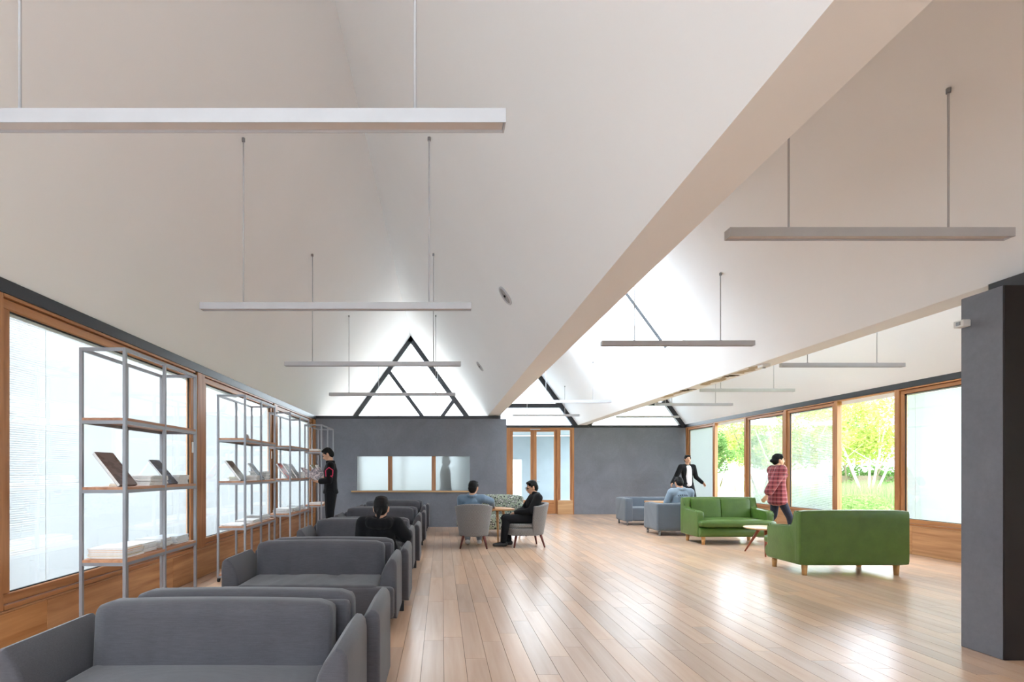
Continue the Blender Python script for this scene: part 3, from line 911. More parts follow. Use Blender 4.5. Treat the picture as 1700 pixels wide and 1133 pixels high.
def make_sofa(creased=False):
    """two-seat sofa, faces local -y, back at +y 0.36"""
    root = thing('two_seat_sofa')
    fm = M['sofa_grey']
    rbox(-0.69, 0.69, -0.27, 0.34, 0.105, 0.26, 0.02, 2).build('base', fm, root, True)
    # T-shaped seat that wraps in front of the arms
    pts = [(-0.70, -0.355), (0.70, -0.355), (0.70, -0.255), (0.568, -0.245), (0.568, 0.18), (-0.568, 0.18), (-0.568, -0.245), (-0.70, -0.255)]
    mb = MB(); mb.prism([(x, y, 0.13) for x, y in pts], (0, 0, 0.245), 0.035, 3)
    se = mb.build('seat_front', fm, root, True)
    pillow(-0.564, 0.564, -0.33, 0.19, 0.30, 0.388, 0.03, 0.016, 30, 0.013 if creased else 0.0).build('seat_cushion', fm, root, True)
    for s in (-1, 1):
        prof = [(x + 0.045 if x > 0.6 else x + 0.055, z) for x, z in [(0.67, 0.10), (0.67, 0.52), (0.664, 0.56), (0.645, 0.583), (0.62, 0.588), (0.595, 0.572), (0.562, 0.53), (0.538, 0.48), (0.522, 0.42), (0.515, 0.36), (0.515, 0.10)]]
        mb = MB(); mb.prism([(s * x, -0.238, z) for x, z in prof], (0, 0.585, 0), 0.022, 3, True)
        mb.build('arm', fm, root, True)
    bk = pillow(-0.57, 0.57, 0.15, 0.315, 0.30, 0.672, 0.06, 0.012, 14)
    b = bk.build('back_cushion', fm, root, True)
    for v in b.data.vertices:
        v.co.y += (v.co.z - 0.30) * 0.08 - 0.015
    rbox(-0.56, 0.56, 0.30, 0.355, 0.10, 0.64, 0.025, 3).build('back_panel', fm, root, True)
    for x in (-0.645, 0.645):
        for y in (-0.30, 0.30):
            B('leg', M['sofa_black'], root, x - 0.022, x + 0.022, y - 0.022, y + 0.022, 0, 0.135, 0.003, 1)
    return root
sofa_labels = [
 'grey sofa nearest the camera, facing it', 'grey sofa back to back with the nearest one, facing away',
 'grey sofa with creased seat facing the camera, second row', 'grey sofa the woman in black sits on, facing away',
 'grey sofa facing the seated woman in black, third row', 'grey sofa facing away, back to back with the third row',
 'grey sofa facing the camera in the fourth row', 'grey sofa facing away in the fourth row',
 'grey sofa farthest from camera that faces it, before the partition', 'grey sofa facing the partition, last of the line']
YBK = [2.76 + 2.24 * i for i in range(5)]
s0 = make_sofa(False); s1 = make_sofa(True)
src_used = [False, False]
for i, yb in enumerate(YBK):
    for k in (0, 1):
        n = i * 2 + k
        src = 1 if n == 2 else 0
        base = (s0, s1)[src]
        o = base if not src_used[src] else copy_tree(base)
        src_used[src] = True
        o.location = (-1.09 + 0.012 * i + 0.06 * k, yb - 0.362 if k == 0 else yb + 0.362, 0)
        o.rotation_euler = (0, 0, 0 if k == 0 else math.pi)
        tag(o, sofa_labels[n], 'sofa', 'grey sofas in back-to-back pairs')

# =================================================================== HOUNDSTOOTH TUB CHAIRS AND TABLE
def houndstooth():
    t = NT('chevron_tweed')
    co = t.coords('Object')
    sp = t.t.nodes.new('ShaderNodeSeparateXYZ'); t.l(co, sp.inputs[0])
    ang = t.math('ARCTAN2', sp.outputs[1], sp.outputs[0])
    u = t.math('MULTIPLY', ang, 0.3)
    zig = t.math('PINGPONG', u, 0.045)
    v = t.math('ADD', sp.outputs[2], t.math('MULTIPLY', zig, 0.55))
    st = t.math('FRACT', t.math('MULTIPLY', v, 55))
    m = t.math('GREATER_THAN', st, 0.5)
    n = t.noise(co, 160, 3)
    c = t.mix(t.math('MULTIPLY', t.math('ADD', m, n), 0.5), srgb(158, 156, 154), srgb(70, 69, 72))
    t.bsdf(c, 0.95, 0.15, 0, n, 0.3, 0.002, sheen=0.2)
    return t.m
M['tweed'] = houndstooth()
M['red_leg'] = wood('mahogany_leg_wood', srgb(112, 52, 40), srgb(80, 34, 28), 'Z', 0.35, None)
def tub_chair(loc, rz, label):
    """faces local -y"""
    root = thing('tub_chair', loc, rz, label, 'armchair', 'tweed tub chairs at the wooden table')
    # wrapping back: horseshoe in plan, wider at the top, flaring
    mb = MB(); bm = mb.bm
    nA, nZ = 26, 10
    def pt(a, k, off):
        z = 0.205 + k * 0.555
        half = math.radians(96) - k * math.radians(4)
        th = -half + 2 * half * a
        rx = 0.245 + 0.085 * k + off; ry = 0.24 + 0.10 * k + off
        x = rx * math.sin(th); y = ry * math.cos(th) + 0.01
        side = abs(math.sin(th)) ** 3
        if k > 0.6: z -= 0.05 * side * (k - 0.6) / 0.4
        return Vector((x, y, z))
    outer = [[bm.verts.new(pt(i / nA, j / nZ, 0.0)) for i in range(nA + 1)] for j in range(nZ + 1)]
    inner = [[bm.verts.new(pt(i / nA, j / nZ, -0.075)) for i in range(nA + 1)] for j in range(nZ + 1)]
    for j in range(nZ):
        for i in range(nA):
            bm.faces.new((outer[j][i], outer[j][i + 1], outer[j + 1][i + 1], outer[j + 1][i]))
            bm.faces.new((inner[j][i + 1], inner[j][i], inner[j + 1][i], inner[j + 1][i + 1]))
    for i in range(nA):
        bm.faces.new((outer[nZ][i], outer[nZ][i + 1], inner[nZ][i + 1], inner[nZ][i]))
        bm.faces.new((outer[0][i + 1], outer[0][i], inner[0][i], inner[0][i + 1]))
    for j in range(nZ):
        bm.faces.new((outer[j + 1][0], inner[j + 1][0], inner[j][0], outer[j][0]))
        bm.faces.new((outer[j][nA], inner[j][nA], inner[j + 1][nA], outer[j + 1][nA]))
    o = mb.build('backrest', M['tweed'], root)
    bv = o.modifiers.new('round', 'BEVEL'); bv.width = 0.022; bv.segments = 3; bv.limit_method = 'ANGLE'; bv.angle_limit = math.radians(50)
    o.data.polygons.foreach_set('use_smooth', [True] * len(o.data.polygons))
    pts = []
    for i in range(28):
        a = 2 * math.pi * i / 28
        x, y = math.sin(a), math.cos(a)
        sx = math.copysign(abs(x) ** 0.7, x) * 0.255
        sy = math.copysign(abs(y) ** 0.7, y) * 0.30 - 0.09
        pts.append((sx, min(sy, 0.16), 0.205))
    MB().prism(pts, (0, 0, 0.125), 0.015, 2).build('seat_base', M['tweed'], root, True)
    MB().prism([(x * 0.97, y * 0.97, 0.33) for x, y, z in pts], (0, 0, 0.075), 0.03, 3).build('seat_cushion', M['tweed'], root, True)
    for sx in (-1, 1):
        for sy, yy in ((-1, -0.27), (1, 0.16)):
            MB().tube((sx * 0.17, yy, 0.21), (sx * 0.225, yy + sy * 0.055, 0.0), 0.024, 0.013, 12).build('leg', M['red_leg'], root, False)
    return root
tub_chair((0.55, 9.28, 0), math.radians(176), 'tweed tub chair seen from behind, man in blue denim sits in it')
tub_chair((1.52, 9.45, 0), math.radians(-82), 'tweed tub chair turned sideways, man in black jacket sits in it')

M['table_wood'] = wood('table_oak_wood', srgb(206, 156, 104), srgb(172, 120, 74), 'X', 0.38, None)
tb = thing('side_table', (1.0, 9.86, 0), 0.0, 'oak side table with rounded top between the tub chairs', 'table')
pts = []
for i in range(36):
    a = 2 * math.pi * i / 36
    r = 0.31 + 0.03 * math.cos(3 * a)
    pts.append((r * math.sin(a), r * math.cos(a), 0.60))
MB().prism(pts, (0, 0, 0.032), 0.01, 3).build('table_top', M['table_wood'], tb, True)
for k in range(3):
    a = math.pi + k * 2 * math.pi / 3
    MB().tube((0.14 * math.sin(a), 0.14 * math.cos(a), 0.60), (0.30 * math.sin(a), 0.30 * math.cos(a), 0.0), 0.026, 0.014, 14).build('leg', M['table_wood'], tb)
    MB().tube((0.05 * math.sin(a), 0.05 * math.cos(a), 0.585), (0.155 * math.sin(a), 0.155 * math.cos(a), 0.585), 0.014, 0.014, 10).build('stretcher', M['table_wood'], tb)

# ---- floral settee behind the table
def floral():
    t = NT('floral_print')
    co = t.coords('Object')
    v1 = t.t.nodes.new('ShaderNodeTexVoronoi'); v1.inputs['Scale'].default_value = 20; t.l(co, v1.inputs['Vector'])
    n = t.noise(co, 26, 4, 0.7, 1.5)
    f = t.math('ADD', t.math('MULTIPLY', v1.outputs['Distance'], 1.0), t.math('MULTIPLY', n, 0.75))
    c = t.ramp(f, [(0.56, srgb(40, 42, 50)), (0.60, srgb(232, 230, 222)), (0.70, srgb(196, 198, 186)), (0.74, srgb(40, 42, 48)), (0.88, srgb(30, 32, 36)), (0.93, srgb(150, 158, 140))])
    t.bsdf(c, 0.8, 0.2)
    return t.m
M['floral'] = floral()
fs = thing('floral_settee', (1.05, 11.1, 0), math.radians(4), 'black and white floral settee behind the oak side table', 'sofa')
pillow(-0.68, 0.68, -0.36, 0.30, 0.14, 0.40, 0.05, 0.012, 10).build('seat', M['floral'], fs, True)
pillow(-0.68, 0.68, 0.14, 0.36, 0.15, 0.80, 0.07, 0.02, 12).build('backrest', M['floral'], fs, True)
for s in (-1, 1):
    xs = sorted((s * 0.72, s * 0.58))
    pillow(xs[0], xs[1], -0.36, 0.34, 0.14, 0.60, 0.05, 0.01, 8).build('arm', M['floral'], fs, True)
    for y in (-0.28, 0.28):
        MB().tube((s * 0.6, y, 0.15), (s * 0.63, y, 0), 0.024, 0.016).build('leg', M['red_leg'], fs)

# =================================================================== GREEN LEATHER SOFAS
def leather(name, col):
    t = NT(name)
    co = t.coords('Object')
    n = t.noise(co, 7, 5); v = t.t.nodes.new('ShaderNodeTexVoronoi'); v.inputs['Scale'].default_value = 190; t.l(co, v.inputs['Vector'])
    c = t.ramp(n, [(0.3, tuple(x * 0.86 for x in col[:3]) + (1,)), (0.7, tuple(x * 1.1 for x in col[:3]) + (1,))])
    wr = t.noise(co, 16, 3, 0.5, 2.0)
    h = t.math('ADD', t.math('MULTIPLY', v.outputs['Distance'], 0.25), wr)
    t.bsdf(c, 0.33, 0.5, 0, h, 0.22, 0.006)
    return t.m
M['green'] = leather('green_leather', srgb(78, 107, 45))
M['pale_leg'] = wood('birch_leg_wood', srgb(218, 174, 116), srgb(190, 140, 86), 'Z', 0.4, None)
def green_sofa(loc, rz, label):
    root = thing('green_leather_sofa', loc, rz, label, 'sofa', 'pair of green leather sofas')
    G = M['green']
    rbox(-0.66, 0.66, -0.33, 0.36, 0.135, 0.31, 0.035, 4).build('base', G, root, True)
    MB().prism([(-0.66, -0.31 - 0.075 * math.sin(a), 0.222 + 0.085 * math.cos(a)) for a in [math.pi * i / 10 for i in range(11)]], (1.32, 0, 0), 0.015, 2, True).build('front_roll', G, root, True)
    pillow(-0.665, 0.665, -0.43, -0.22, 0.312, 0.435, 0.055, 0.01, 12).build('seat_roll', G, root, True)
    sc = pillow(-0.555, 0.555, -0.40, 0.24, 0.318, 0.442, 0.05, 0.022, 14).build('seat_cushion', G, root, True)
    bk = pillow(-0.682, 0.682, 0.265, 0.40, 0.132, 0.812, 0.035, 0.008, 12).build('backrest', G, root, True)
    for sx in (-1, 1):
        bc = pillow(*sorted((sx * 0.004, sx * 0.545)), 0.165, 0.275, 0.40, 0.79, 0.03, 0.006, 8).build('back_cushion', G, root, True)
        for v in bc.data.vertices: v.co.y += (v.co.z - 0.4) * 0.12
        prof = [(0.36, 0.135), (0.36, 0.78), (0.345, 0.80), (0.28, 0.80), (0.262, 0.78), (0.232, 0.655), (0.205, 0.622), (0.165, 0.612), (-0.21, 0.592), (-0.262, 0.582), (-0.29, 0.552), (-0.298, 0.50), (-0.298, 0.135)]
        mb = MB(); mb.prism([(sx * 0.555, y, z) for y, z in prof], (sx * 0.125, 0, 0), 0.018, 3, True)
        ar = mb.build('arm', G, root, True)
        mb = MB()
        pp = [(sx * 0.672, y, z) for y, z in prof[1:12]]
        for a_, b_ in zip(pp, pp[1:]): mb.tube(a_, b_, 0.007, n=6)
        mb.build('piping', G, ar)
        for y in (-0.30, 0.31):
            MB().tube((sx * 0.575, y, 0.14), (sx * 0.575, y, 0.0), 0.036, 0.027, 14).build('leg', M['pale_leg'], root)
    return root
green_sofa((5.21, 9.90, 0), 0, 'green leather sofa facing the camera')
green_sofa((5.12, 7.10, 0), math.pi, 'green leather sofa with its back to the camera, beside the pier')

rt = thing('round_table', (5.10, 8.52, 0), 0.0, 'low round table with splayed red-brown legs between the green sofas', 'table')
MB().lathe([(0.27, 0.395), (0.315, 0.408), (0.32, 0.416), (0.316, 0.424), (0.30, 0.426)], 40).build('table_top', wood('beech_top_wood', srgb(232, 202, 160), srgb(206, 170, 126), 'X', 0.25, None), rt, True)
for k in range(3):
    a = math.radians(-122) + k * 2 * math.pi / 3
    MB().tube((0.10 * math.cos(a), 0.10 * math.sin(a), 0.398), (0.345 * math.cos(a), 0.345 * math.sin(a), 0.0), 0.026, 0.011, 14).build('leg', wood('walnut_leg_wood', srgb(150, 82, 54), srgb(112, 58, 40), 'Z', 0.4, None) if k == 0 else bpy.data.materials['walnut_leg_wood'], rt)

# =================================================================== GREY SLIPCOVER SOFAS
M['slip'] = fabric('slipcover_blue_grey', srgb(94, 102, 112), 300, 0.1)
def slip_block(x0, x1, y0, y1, z0, z1, r, folds, seed, amp=0.008):
    mb = pillow(x0, x1, y0, y1, z0, z1, r, 0.006, 16)
    rnd = random.Random(seed)
    F = [(rnd.uniform(x0, x1), rnd.uniform(y0, y1), rnd.uniform(-0.8, 0.8), rnd.uniform(0.012, 0.03)) for _ in range(folds)]
    for v in mb.bm.verts:
        for fx, fy, sl, w in F:
            d = (v.co.x - fx) + (v.co.y - fy) * 0.5 + sl * (v.co.z - (z0 + z1) / 2)
            k = math.exp(-(d / w) ** 2) * amp
            c = Vector(((x0 + x1) / 2, (y0 + y1) / 2, (z0 + z1) / 2))
            dv = v.co - c
            if dv.length > 0: v.co -= dv.normalized() * k
    return mb
def slip_sofa(loc, rz, label):
    root = thing('slipcover_sofa', loc, rz, label, 'sofa', 'blue-grey slipcovered sofas')
    S = M['slip']; W = 0.84
    slip_block(-W + 0.17, W - 0.17, -0.38, 0.2, 0.11, 0.43, 0.03, 8, 1).build('seat', S, root, True)
    slip_block(-W + 0.02, W - 0.02, 0.18, 0.38, 0.10, 0.655, 0.035, 14, 2).build('backrest', S, root, True)
    for s in (-1, 1):
        xs = sorted((s * W, s * (W - 0.185)))
        slip_block(xs[0], xs[1], -0.38, 0.37, 0.10, 0.65, 0.03, 7, 3 + s).build('arm', S, root, True)
        for y in (-0.31, 0.31):
            MB().tube((s * (W - 0.07), y, 0.105), (s * (W - 0.07), y, 0.0), 0.026, 0.022, 12).build('leg', M['chrome'], root)
    return root
slip_sofa((5.23, 13.32, 0), 0, 'blue-grey slipcovered sofa facing the camera before the grey end wall')
slip_sofa((5.17, 11.25, 0), math.pi, 'blue-grey slipcovered sofa with its back to camera, man in denim sits in it')
wt = thing('wooden_table', (5.05, 12.3, 0), 0.0, 'small square wooden table between the two slipcovered sofas', 'table')
B('table_top', M['table_wood'], wt, -0.35, 0.35, -0.28, 0.28, 0.585, 0.62, 0.008, 2)
B('apron', M['table_wood'], wt, -0.30, 0.30, -0.23, 0.23, 0.52, 0.584)
for x in (-0.28, 0.28):
    for y in (-0.21, 0.21):
        MB().tube((x, y, 0.52), (x * 1.08, y * 1.08, 0), 0.024, 0.016).build('leg', M['table_wood'], wt)

# =================================================================== PEOPLE
def V(*a): return Vector(a)
SPH = []
for i in range(7):
    ph = math.pi * i / 6
    if i in (0, 6):
        SPH.append(Vector((0, 0, math.cos(ph))))
    else:
        for j in range(12):
            SPH.append(Vector((math.sin(ph) * math.cos(j * math.pi / 6), math.sin(ph) * math.sin(j * math.pi / 6), math.cos(ph))))
def frame(fwd, up):
    up = Vector(up).normalized(); f = Vector(fwd)
    f = (f - up * f.dot(up)).normalized()
    l = up.cross(f) * -1          # person's left when facing f
    l = f.cross(up) * -1
    return Matrix((l, -f, up)).transposed()    # columns: left, back, up
I3 = Matrix.Identity(3)
class Blob:
    """overlapping rounded volumes fused into one continuous skin"""
    def __init__(self, inflate=0.0):
        self.bm = bmesh.new(); self.d = inflate
    def hull(self, *els):
        vs = []
        for c, r, R in els:
            if not isinstance(r, (tuple, list, Vector)): r = (r, r, r)
            r = [x + self.d for x in r]
            for s in SPH:
                vs.append(self.bm.verts.new(Vector(c) + R @ Vector((s.x * r[0], s.y * r[1], s.z * r[2]))))
        res = bmesh.ops.convex_hull(self.bm, input=vs)
        junk = {g for k in ('geom_interior', 'geom_unused') for g in res[k] if isinstance(g, bmesh.types.BMVert)}
        if junk: bmesh.ops.delete(self.bm, geom=list(junk), context='VERTS')
        return self
    def limb(self, p0, r0, p1, r1):
        return self.hull((p0, r0, I3), (p1, r1, I3))
    def ball(self, c, r, R=I3):
        return self.hull((c, r, R))
    def build(self, name, mat, parent, voxel=0.009, smooth=4):
        me = bpy.data.meshes.new(name)
        bmesh.ops.recalc_face_normals(self.bm, faces=self.bm.faces[:])
        self.bm.to_mesh(me); self.bm.free()
        o = link(name, me, None, None)
        m = o.modifiers.new('fuse', 'REMESH'); m.mode = 'VOXEL'; m.voxel_size = voxel
        if smooth:
            s = o.modifiers.new('soft', 'SMOOTH'); s.iterations = smooth; s.factor = 0.5
        dg = bpy.context.evaluated_depsgraph_get()
        ev = bpy.data.meshes.new_from_object(o.evaluated_get(dg))
        o.modifiers.clear()
        old = o.data; o.data = ev; bpy.data.meshes.remove(old); ev.name = name
        ev.polygons.foreach_set('use_smooth', [True] * len(ev.polygons))
        ev.materials.clear()
        ev.materials.append(mat)
        o.parent = parent
        return o
M['skin'] = plain('skin', srgb(206, 160, 132), 0.5, 0.4, 0, 0.05, 20)
M['skin_lips'] = plain('lips', srgb(176, 112, 98), 0.5)
M['hair'] = plain('black_hair', srgb(17, 16, 17), 0.6, 0.2, 0, 0.3, 60, 0.5, 200)
M['eye'] = plain('eye_dark', srgb(30, 24, 22), 0.2)
M['black_cloth'] = fabric('black_cotton', srgb(20, 20, 23), 300, 0.2, 0.05)
M['black_trouser'] = fabric('black_trouser_cloth', srgb(24, 25, 29), 300, 0.2, 0.05)
M['navy'] = fabric('navy_trouser_cloth', srgb(42, 46, 60), 300, 0.2, 0.1)
M['denim'] = fabric('blue_denim_shirt', srgb(112, 134, 154), 280, 0.16)
M['jeans'] = fabric('pale_jeans', srgb(150, 158, 166), 280, 0.12)
M['denim_grey'] = fabric('washed_denim_jacket', srgb(140, 156, 172), 200, 0.22)
M['tee'] = fabric('white_tee', srgb(224, 222, 226), 300, 0.05)
M['shoe'] = plain('dark_shoe', srgb(36, 36, 40), 0.5)
M['shoe_white'] = plain('shoe_sole_white', srgb(220, 220, 218), 0.6)
M['pink'] = plain('pink_print', srgb(220, 44, 92), 0.7)
def plaid():
    t = NT('red_plaid')
    co = t.coords('Object'); sp = t.t.nodes.new('ShaderNodeSeparateXYZ'); t.l(co, sp.inputs[0])
    a = t.math('ADD', sp.outputs[0], sp.outputs[1])
    f1 = t.math('LESS_THAN', t.math('FRACT', t.math('MULTIPLY', sp.outputs[2], 13)), 0.34)
    f2 = t.math('LESS_THAN', t.math('FRACT', t.math('MULTIPLY', a, 11)), 0.34)
    f3 = t.math('LESS_THAN', t.math('FRACT', t.math('ADD', t.math('MULTIPLY', sp.outputs[2], 13), 0.4)), 0.07)
    m = t.math('MULTIPLY', t.math('ADD', f1, f2), 0.5)
    c = t.mix(m, srgb(150, 74, 80), srgb(92, 44, 52))
    c = t.mix(t.math('MULTIPLY', f3, 0.6), c, srgb(206, 170, 168))
    t.bsdf(c, 0.9, 0.15, sheen=0.15)
    return t.m
M['plaid'] = plaid()

def hand(b, w, d, n, side, curl=0.5, thumb=0.6):
    """w wrist, d forearm direction, n palm normal, side vector towards the thumb"""
    d = Vector(d).normalized(); n = Vector(n); n = (n - d * n.dot(d)).normalized()
    s = d.cross(n) * side
    s.normalize()
    pe = w + d * 0.085
    b.hull((w + d * 0.005, (0.022), I3), (pe + s * 0.026 - d * 0.01, 0.0125, I3), (pe - s * 0.028 - d * 0.014, 0.012, I3))
    L = (0.040, 0.045, 0.042, 0.034)
    for k in range(4):
        o = 0.030 - 0.020 * k
        a = curl * (0.8 + 0.12 * k)
        root = pe + s * o - d * (0.012 if k == 3 else 0.004)
        d1 = (d * math.cos(a) + n * math.sin(a) + s * 0.04 * (1.5 - k)).normalized()
        a2 = a * 2.1
        d2 = (d * math.cos(a2) + n * math.sin(a2)).normalized()
        p1 = root + d1 * L[k]; p2 = p1 + d2 * L[k] * 0.85
        b.limb(root, 0.0098, p1, 0.0088); b.limb(p1, 0.0088, p2, 0.0075)
    t0 = w + d * 0.03 + s * 0.022
    t1 = t0 + (s * 0.62 + d * 0.65 + n * 0.35 * thumb).normalized() * 0.04
    t2 = t1 + (s * 0.15 + d * 0.8 + n * 0.6 * thumb).normalized() * 0.032
    b.limb(t0, 0.0125, t1, 0.0105); b.limb(t1, 0.0105, t2, 0.0085)

def person(label, loc, rz, P, wear, hair='short', voxel=0.009):
    """P: joint positions in the person's own frame (faces -y, +x is the left side)"""
    root = thing('person', loc, rz, label, 'person', None)
    J = {k: (Vector(v) if isinstance(v, (tuple, list)) and len(v) == 3 and not isinstance(v[0], tuple) else v) for k, v in P.items()}
    hf, hu = J.get('look', V(0, -1, 0)), J.get('headup', V(0, 0, 1))
    HR = frame(hf, hu)
    L_, Bk, U = HR.col[0], HR.col[1], HR.col[2]; Fd = -Bk
    spine = (J['neck'] - J['pelvis']).normalized()
    sh = (J['shL'] - J['shR']).normalized()
    TR = Matrix((sh, spine.cross(sh), spine)).transposed()
    hipv = (J['hipL'] - J['hipR']).normalized()
    mid = J['pelvis'].lerp(J['neck'], 0.36); chest = J['pelvis'].lerp(J['neck'], 0.70)
    if 'belly' in J: mid = J['belly']
    if 'chest' in J: chest = J['chest']
    k = J.get('bulk', 1.0)
    def torso(b, lo=True):
        e1 = (J['pelvis'], (0.150 * k, 0.105 * k, 0.095), TR)
        e2 = (mid, (0.135 * k, 0.098 * k, 0.09), TR)
        e3 = (chest, (0.158 * k, 0.108 * k, 0.105), TR)
        e4 = (J['neck'] - spine * 0.035, (0.085 * k, 0.07, 0.04), TR)
        b.hull(e1, e2); b.hull(e2, e3); b.hull(e3, e4)
        for s in ('L', 'R'):
            b.hull((J['sh' + s], 0.058 * k, I3), (chest + (J['sh' + s] - chest) * 0.35, (0.075, 0.07, 0.08), TR), (J['neck'] - spine * 0.03, 0.045, I3))
    def arm(b, s, r=1.0, upto='wr'):
        b.limb(J['sh' + s], 0.054 * r * k, J['el' + s], 0.041 * r)
        if upto == 'wr': b.limb(J['el' + s], 0.041 * r, J['wr' + s], 0.029 * r)
        if upto == 'fore': b.limb(J['el' + s], 0.041 * r, J['el' + s].lerp(J['wr' + s], 0.7), 0.034 * r)
        if upto == 'short': pass
    def leg(b, s, r=1.0, end=1.0):
        b.limb(J['hip' + s], 0.086 * r * k, J['kn' + s], 0.058 * r)
        b.hull((J['kn' + s], 0.056 * r, I3), (J['kn' + s].lerp(J['an' + s], 0.35), 0.054 * r, I3))
        b.limb(J['kn' + s].lerp(J['an' + s], 0.3), 0.055 * r, J['kn' + s].lerp(J['an' + s], end), 0.040 * r)
    # ---- body
    b = Blob(0)
    torso(b)
    for s in ('L', 'R'):
        arm(b, s, 0.95); leg(b, s, 0.93)
        sd = 1 if s == 'L' else -1
        fd = (J['wr' + s] - J['el' + s]).normalized()
        hn = J.get('palm' + s, V(-sd, 0, 0))
        hand(b, J['wr' + s], J.get('hd' + s, fd), hn, J.get('thumb' + s, -sd), J.get('curl' + s, 0.45))
        f = J.get('foot' + s, V(0, -1, 0))
        b.hull((J['an' + s] + V(0, 0, -0.035) - f * 0.03, 0.036, I3), (J['an' + s] + f * 0.14 + V(0, 0, -0.052), 0.026, I3))
    hc = J['head']
    b.limb(J['neck'] - spine * 0.02, 0.056, hc - U * 0.05 + Bk * 0.015, 0.052)
    skull = (hc + U * 0.018 + Bk * 0.012, (0.074, 0.092, 0.098), HR)
    face = (hc + Fd * 0.030 - U * 0.02, (0.062, 0.058, 0.075), HR)
    jaw = (hc + Fd * 0.042 - U * 0.078, (0.034, 0.036, 0.028), HR)
    b.hull(skull, face); b.hull(face, jaw); b.hull(skull, jaw)
    b.hull((hc + Fd * 0.083 + U * 0.012, 0.009, I3), (hc + Fd * 0.104 - U * 0.026, (0.014, 0.012, 0.010), HR), (hc + Fd * 0.080 - U * 0.03, (0.017, 0.012, 0.008), HR))
    b.hull((hc + Fd * 0.078 - U * 0.056, (0.022, 0.014, 0.009), HR))
    for s in (-1, 1):
        b.hull((hc + L_ * s * 0.077 + Bk * 0.004 + U * 0.012, (0.011, 0.018, 0.014), HR), (hc + L_ * s * 0.073 + Bk * 0.0 - U * 0.03, (0.009, 0.012, 0.010), HR))
        b.ball(hc + L_ * s * 0.032 + Fd * 0.079 + U * 0.026, (0.021, 0.012, 0.008), HR)
    body = b.build('body', M['skin'], root, voxel, 3)
    for s in (-1, 1):
        MB_e = MB(); MB_e.lathe([(0.001, -0.006), (0.0085, -0.003), (0.011, 0.0), (0.0085, 0.003), (0.001, 0.006)], 12)
        e = MB_e.build('eye', M['eye'], root)
        e.matrix_parent_inverse = Matrix.Identity(4)
        e.location = hc + L_ * s * 0.032 + Fd * 0.086 + U * 0.008
        bq = MB(); bq.box(-0.018, 0.018, -0.004, 0.004, -0.0035, 0.0035, 0.002, 1)
        q = bq.build('eyebrow', M['hair'], root); q.location = hc + L_ * s * 0.033 + Fd * 0.089 + U * 0.034
        q.rotation_euler = HR.to_euler()
    lp = MB(); lp.box(-0.021, 0.021, -0.004, 0.004, -0.006, 0.006, 0.003, 2)
    q = lp.build('lips', M['skin_lips'], root); q.location = hc + Fd * 0.0905 - U * 0.056; q.rotation_euler = HR.to_euler()
    # ---- hair
    h = Blob(0)
    def hp(x, f, u): return hc + L_ * x + Fd * f + U * u
    h.ball(hp(0, -0.024, 0.044), (0.083, 0.094, 0.086), HR)
    h.ball(hp(0, -0.052, 0.0), (0.078, 0.070, 0.092), HR)
    h.hull((hp(0, 0.035, 0.098), (0.056, 0.040, 0.024), HR), (hp(0, -0.02, 0.10), (0.07, 0.06, 0.032), HR))
    if hair == 'short':
        for q in range(9):
            a = q / 8 * math.pi - math.pi / 2
            h.ball(hp(0.052 * math.sin(a), 0.040 + 0.016 * math.cos(a), 0.092 + 0.004 * (q % 2)), 0.017)
        for s in (-1, 1):
            h.hull((hp(s * 0.072, 0.012, 0.045), (0.012, 0.03, 0.03), HR), (hp(s * 0.074, 0.014, 0.012), (0.008, 0.012, 0.016), HR))
    else:
        if hair == 'bun':
            h.hull((hp(0, -0.095, 0.0), 0.032, I3), (hp(0, -0.118, -0.01), 0.034, I3))
        if hair == 'ponytail':
            h.limb(hp(0, -0.10, -0.04), 0.026, hp(0.01, -0.115, -0.085), 0.027)
            h.limb(hp(0.01, -0.115, -0.085), 0.027, hp(0.015, -0.10, -0.135), 0.014)
        for s in (-1, 1):
            h.hull((hp(s * 0.066, 0.03, 0.06), (0.018, 0.03, 0.03), HR), (hp(s * 0.074, 0.0, 0.01), (0.01, 0.014, 0.03), HR))
    h.build('hair', M['hair'], root, 0.008, 2)
    # ---- clothes
    for w in wear:
        kind, mat = w[0], w[1]
        opt = w[2] if len(w) > 2 else {}
        c = Blob(opt.get('d', 0.012))
        if kind in ('shirt', 'jacket', 'hoodie'):
            torso(c)
            for s in ('L', 'R'):
                arm(c, s, opt.get('r', 1.05), opt.get('sleeve', 'wr'))
            if opt.get('hem'):
                c.hull((J['pelvis'], (0.155 * k, 0.11 * k, 0.05), TR), (J['pelvis'] - V(0, 0, opt['hem']), (0.165 * k, 0.125 * k, 0.03), I3))
            if kind == 'hoodie':
                for a in range(7):
                    t = math.pi * a / 6
                    c.ball(J['neck'] + TR @ V(0.095 * math.cos(t), 0.05 + 0.05 * math.sin(t), -0.015), 0.036)
            if opt.get('collar'):
                for a in range(14):
                    t = 2 * math.pi * a / 14
                    c.ball(J['neck'] + TR @ V(0.062 * math.cos(t), 0.058 * math.sin(t), 0.018), 0.012)
            c.build(kind, mat, root, voxel, 3)
        elif kind == 'tee_front':
            c.hull((J['neck'] - spine * 0.05 - TR.col[1] * 0.0, (0.075, 0.062, 0.03), TR), (chest, (0.085 * k, 0.118 * k, 0.12), TR)); c.hull((chest, (0.085 * k, 0.118 * k, 0.12), TR), (J['pelvis'] - spine * 0.04, (0.085 * k, 0.118 * k, 0.06), TR))
            c.build('tee', mat, root, voxel, 3)
        elif kind == 'trousers':
            c.hull((J['pelvis'], (0.150 * k, 0.108 * k, 0.075), TR), (J['hipL'], 0.08, I3), (J['hipR'], 0.08, I3))
            for s in ('L', 'R'):
                leg(c, s, opt.get('r', 1.04), 0.94)
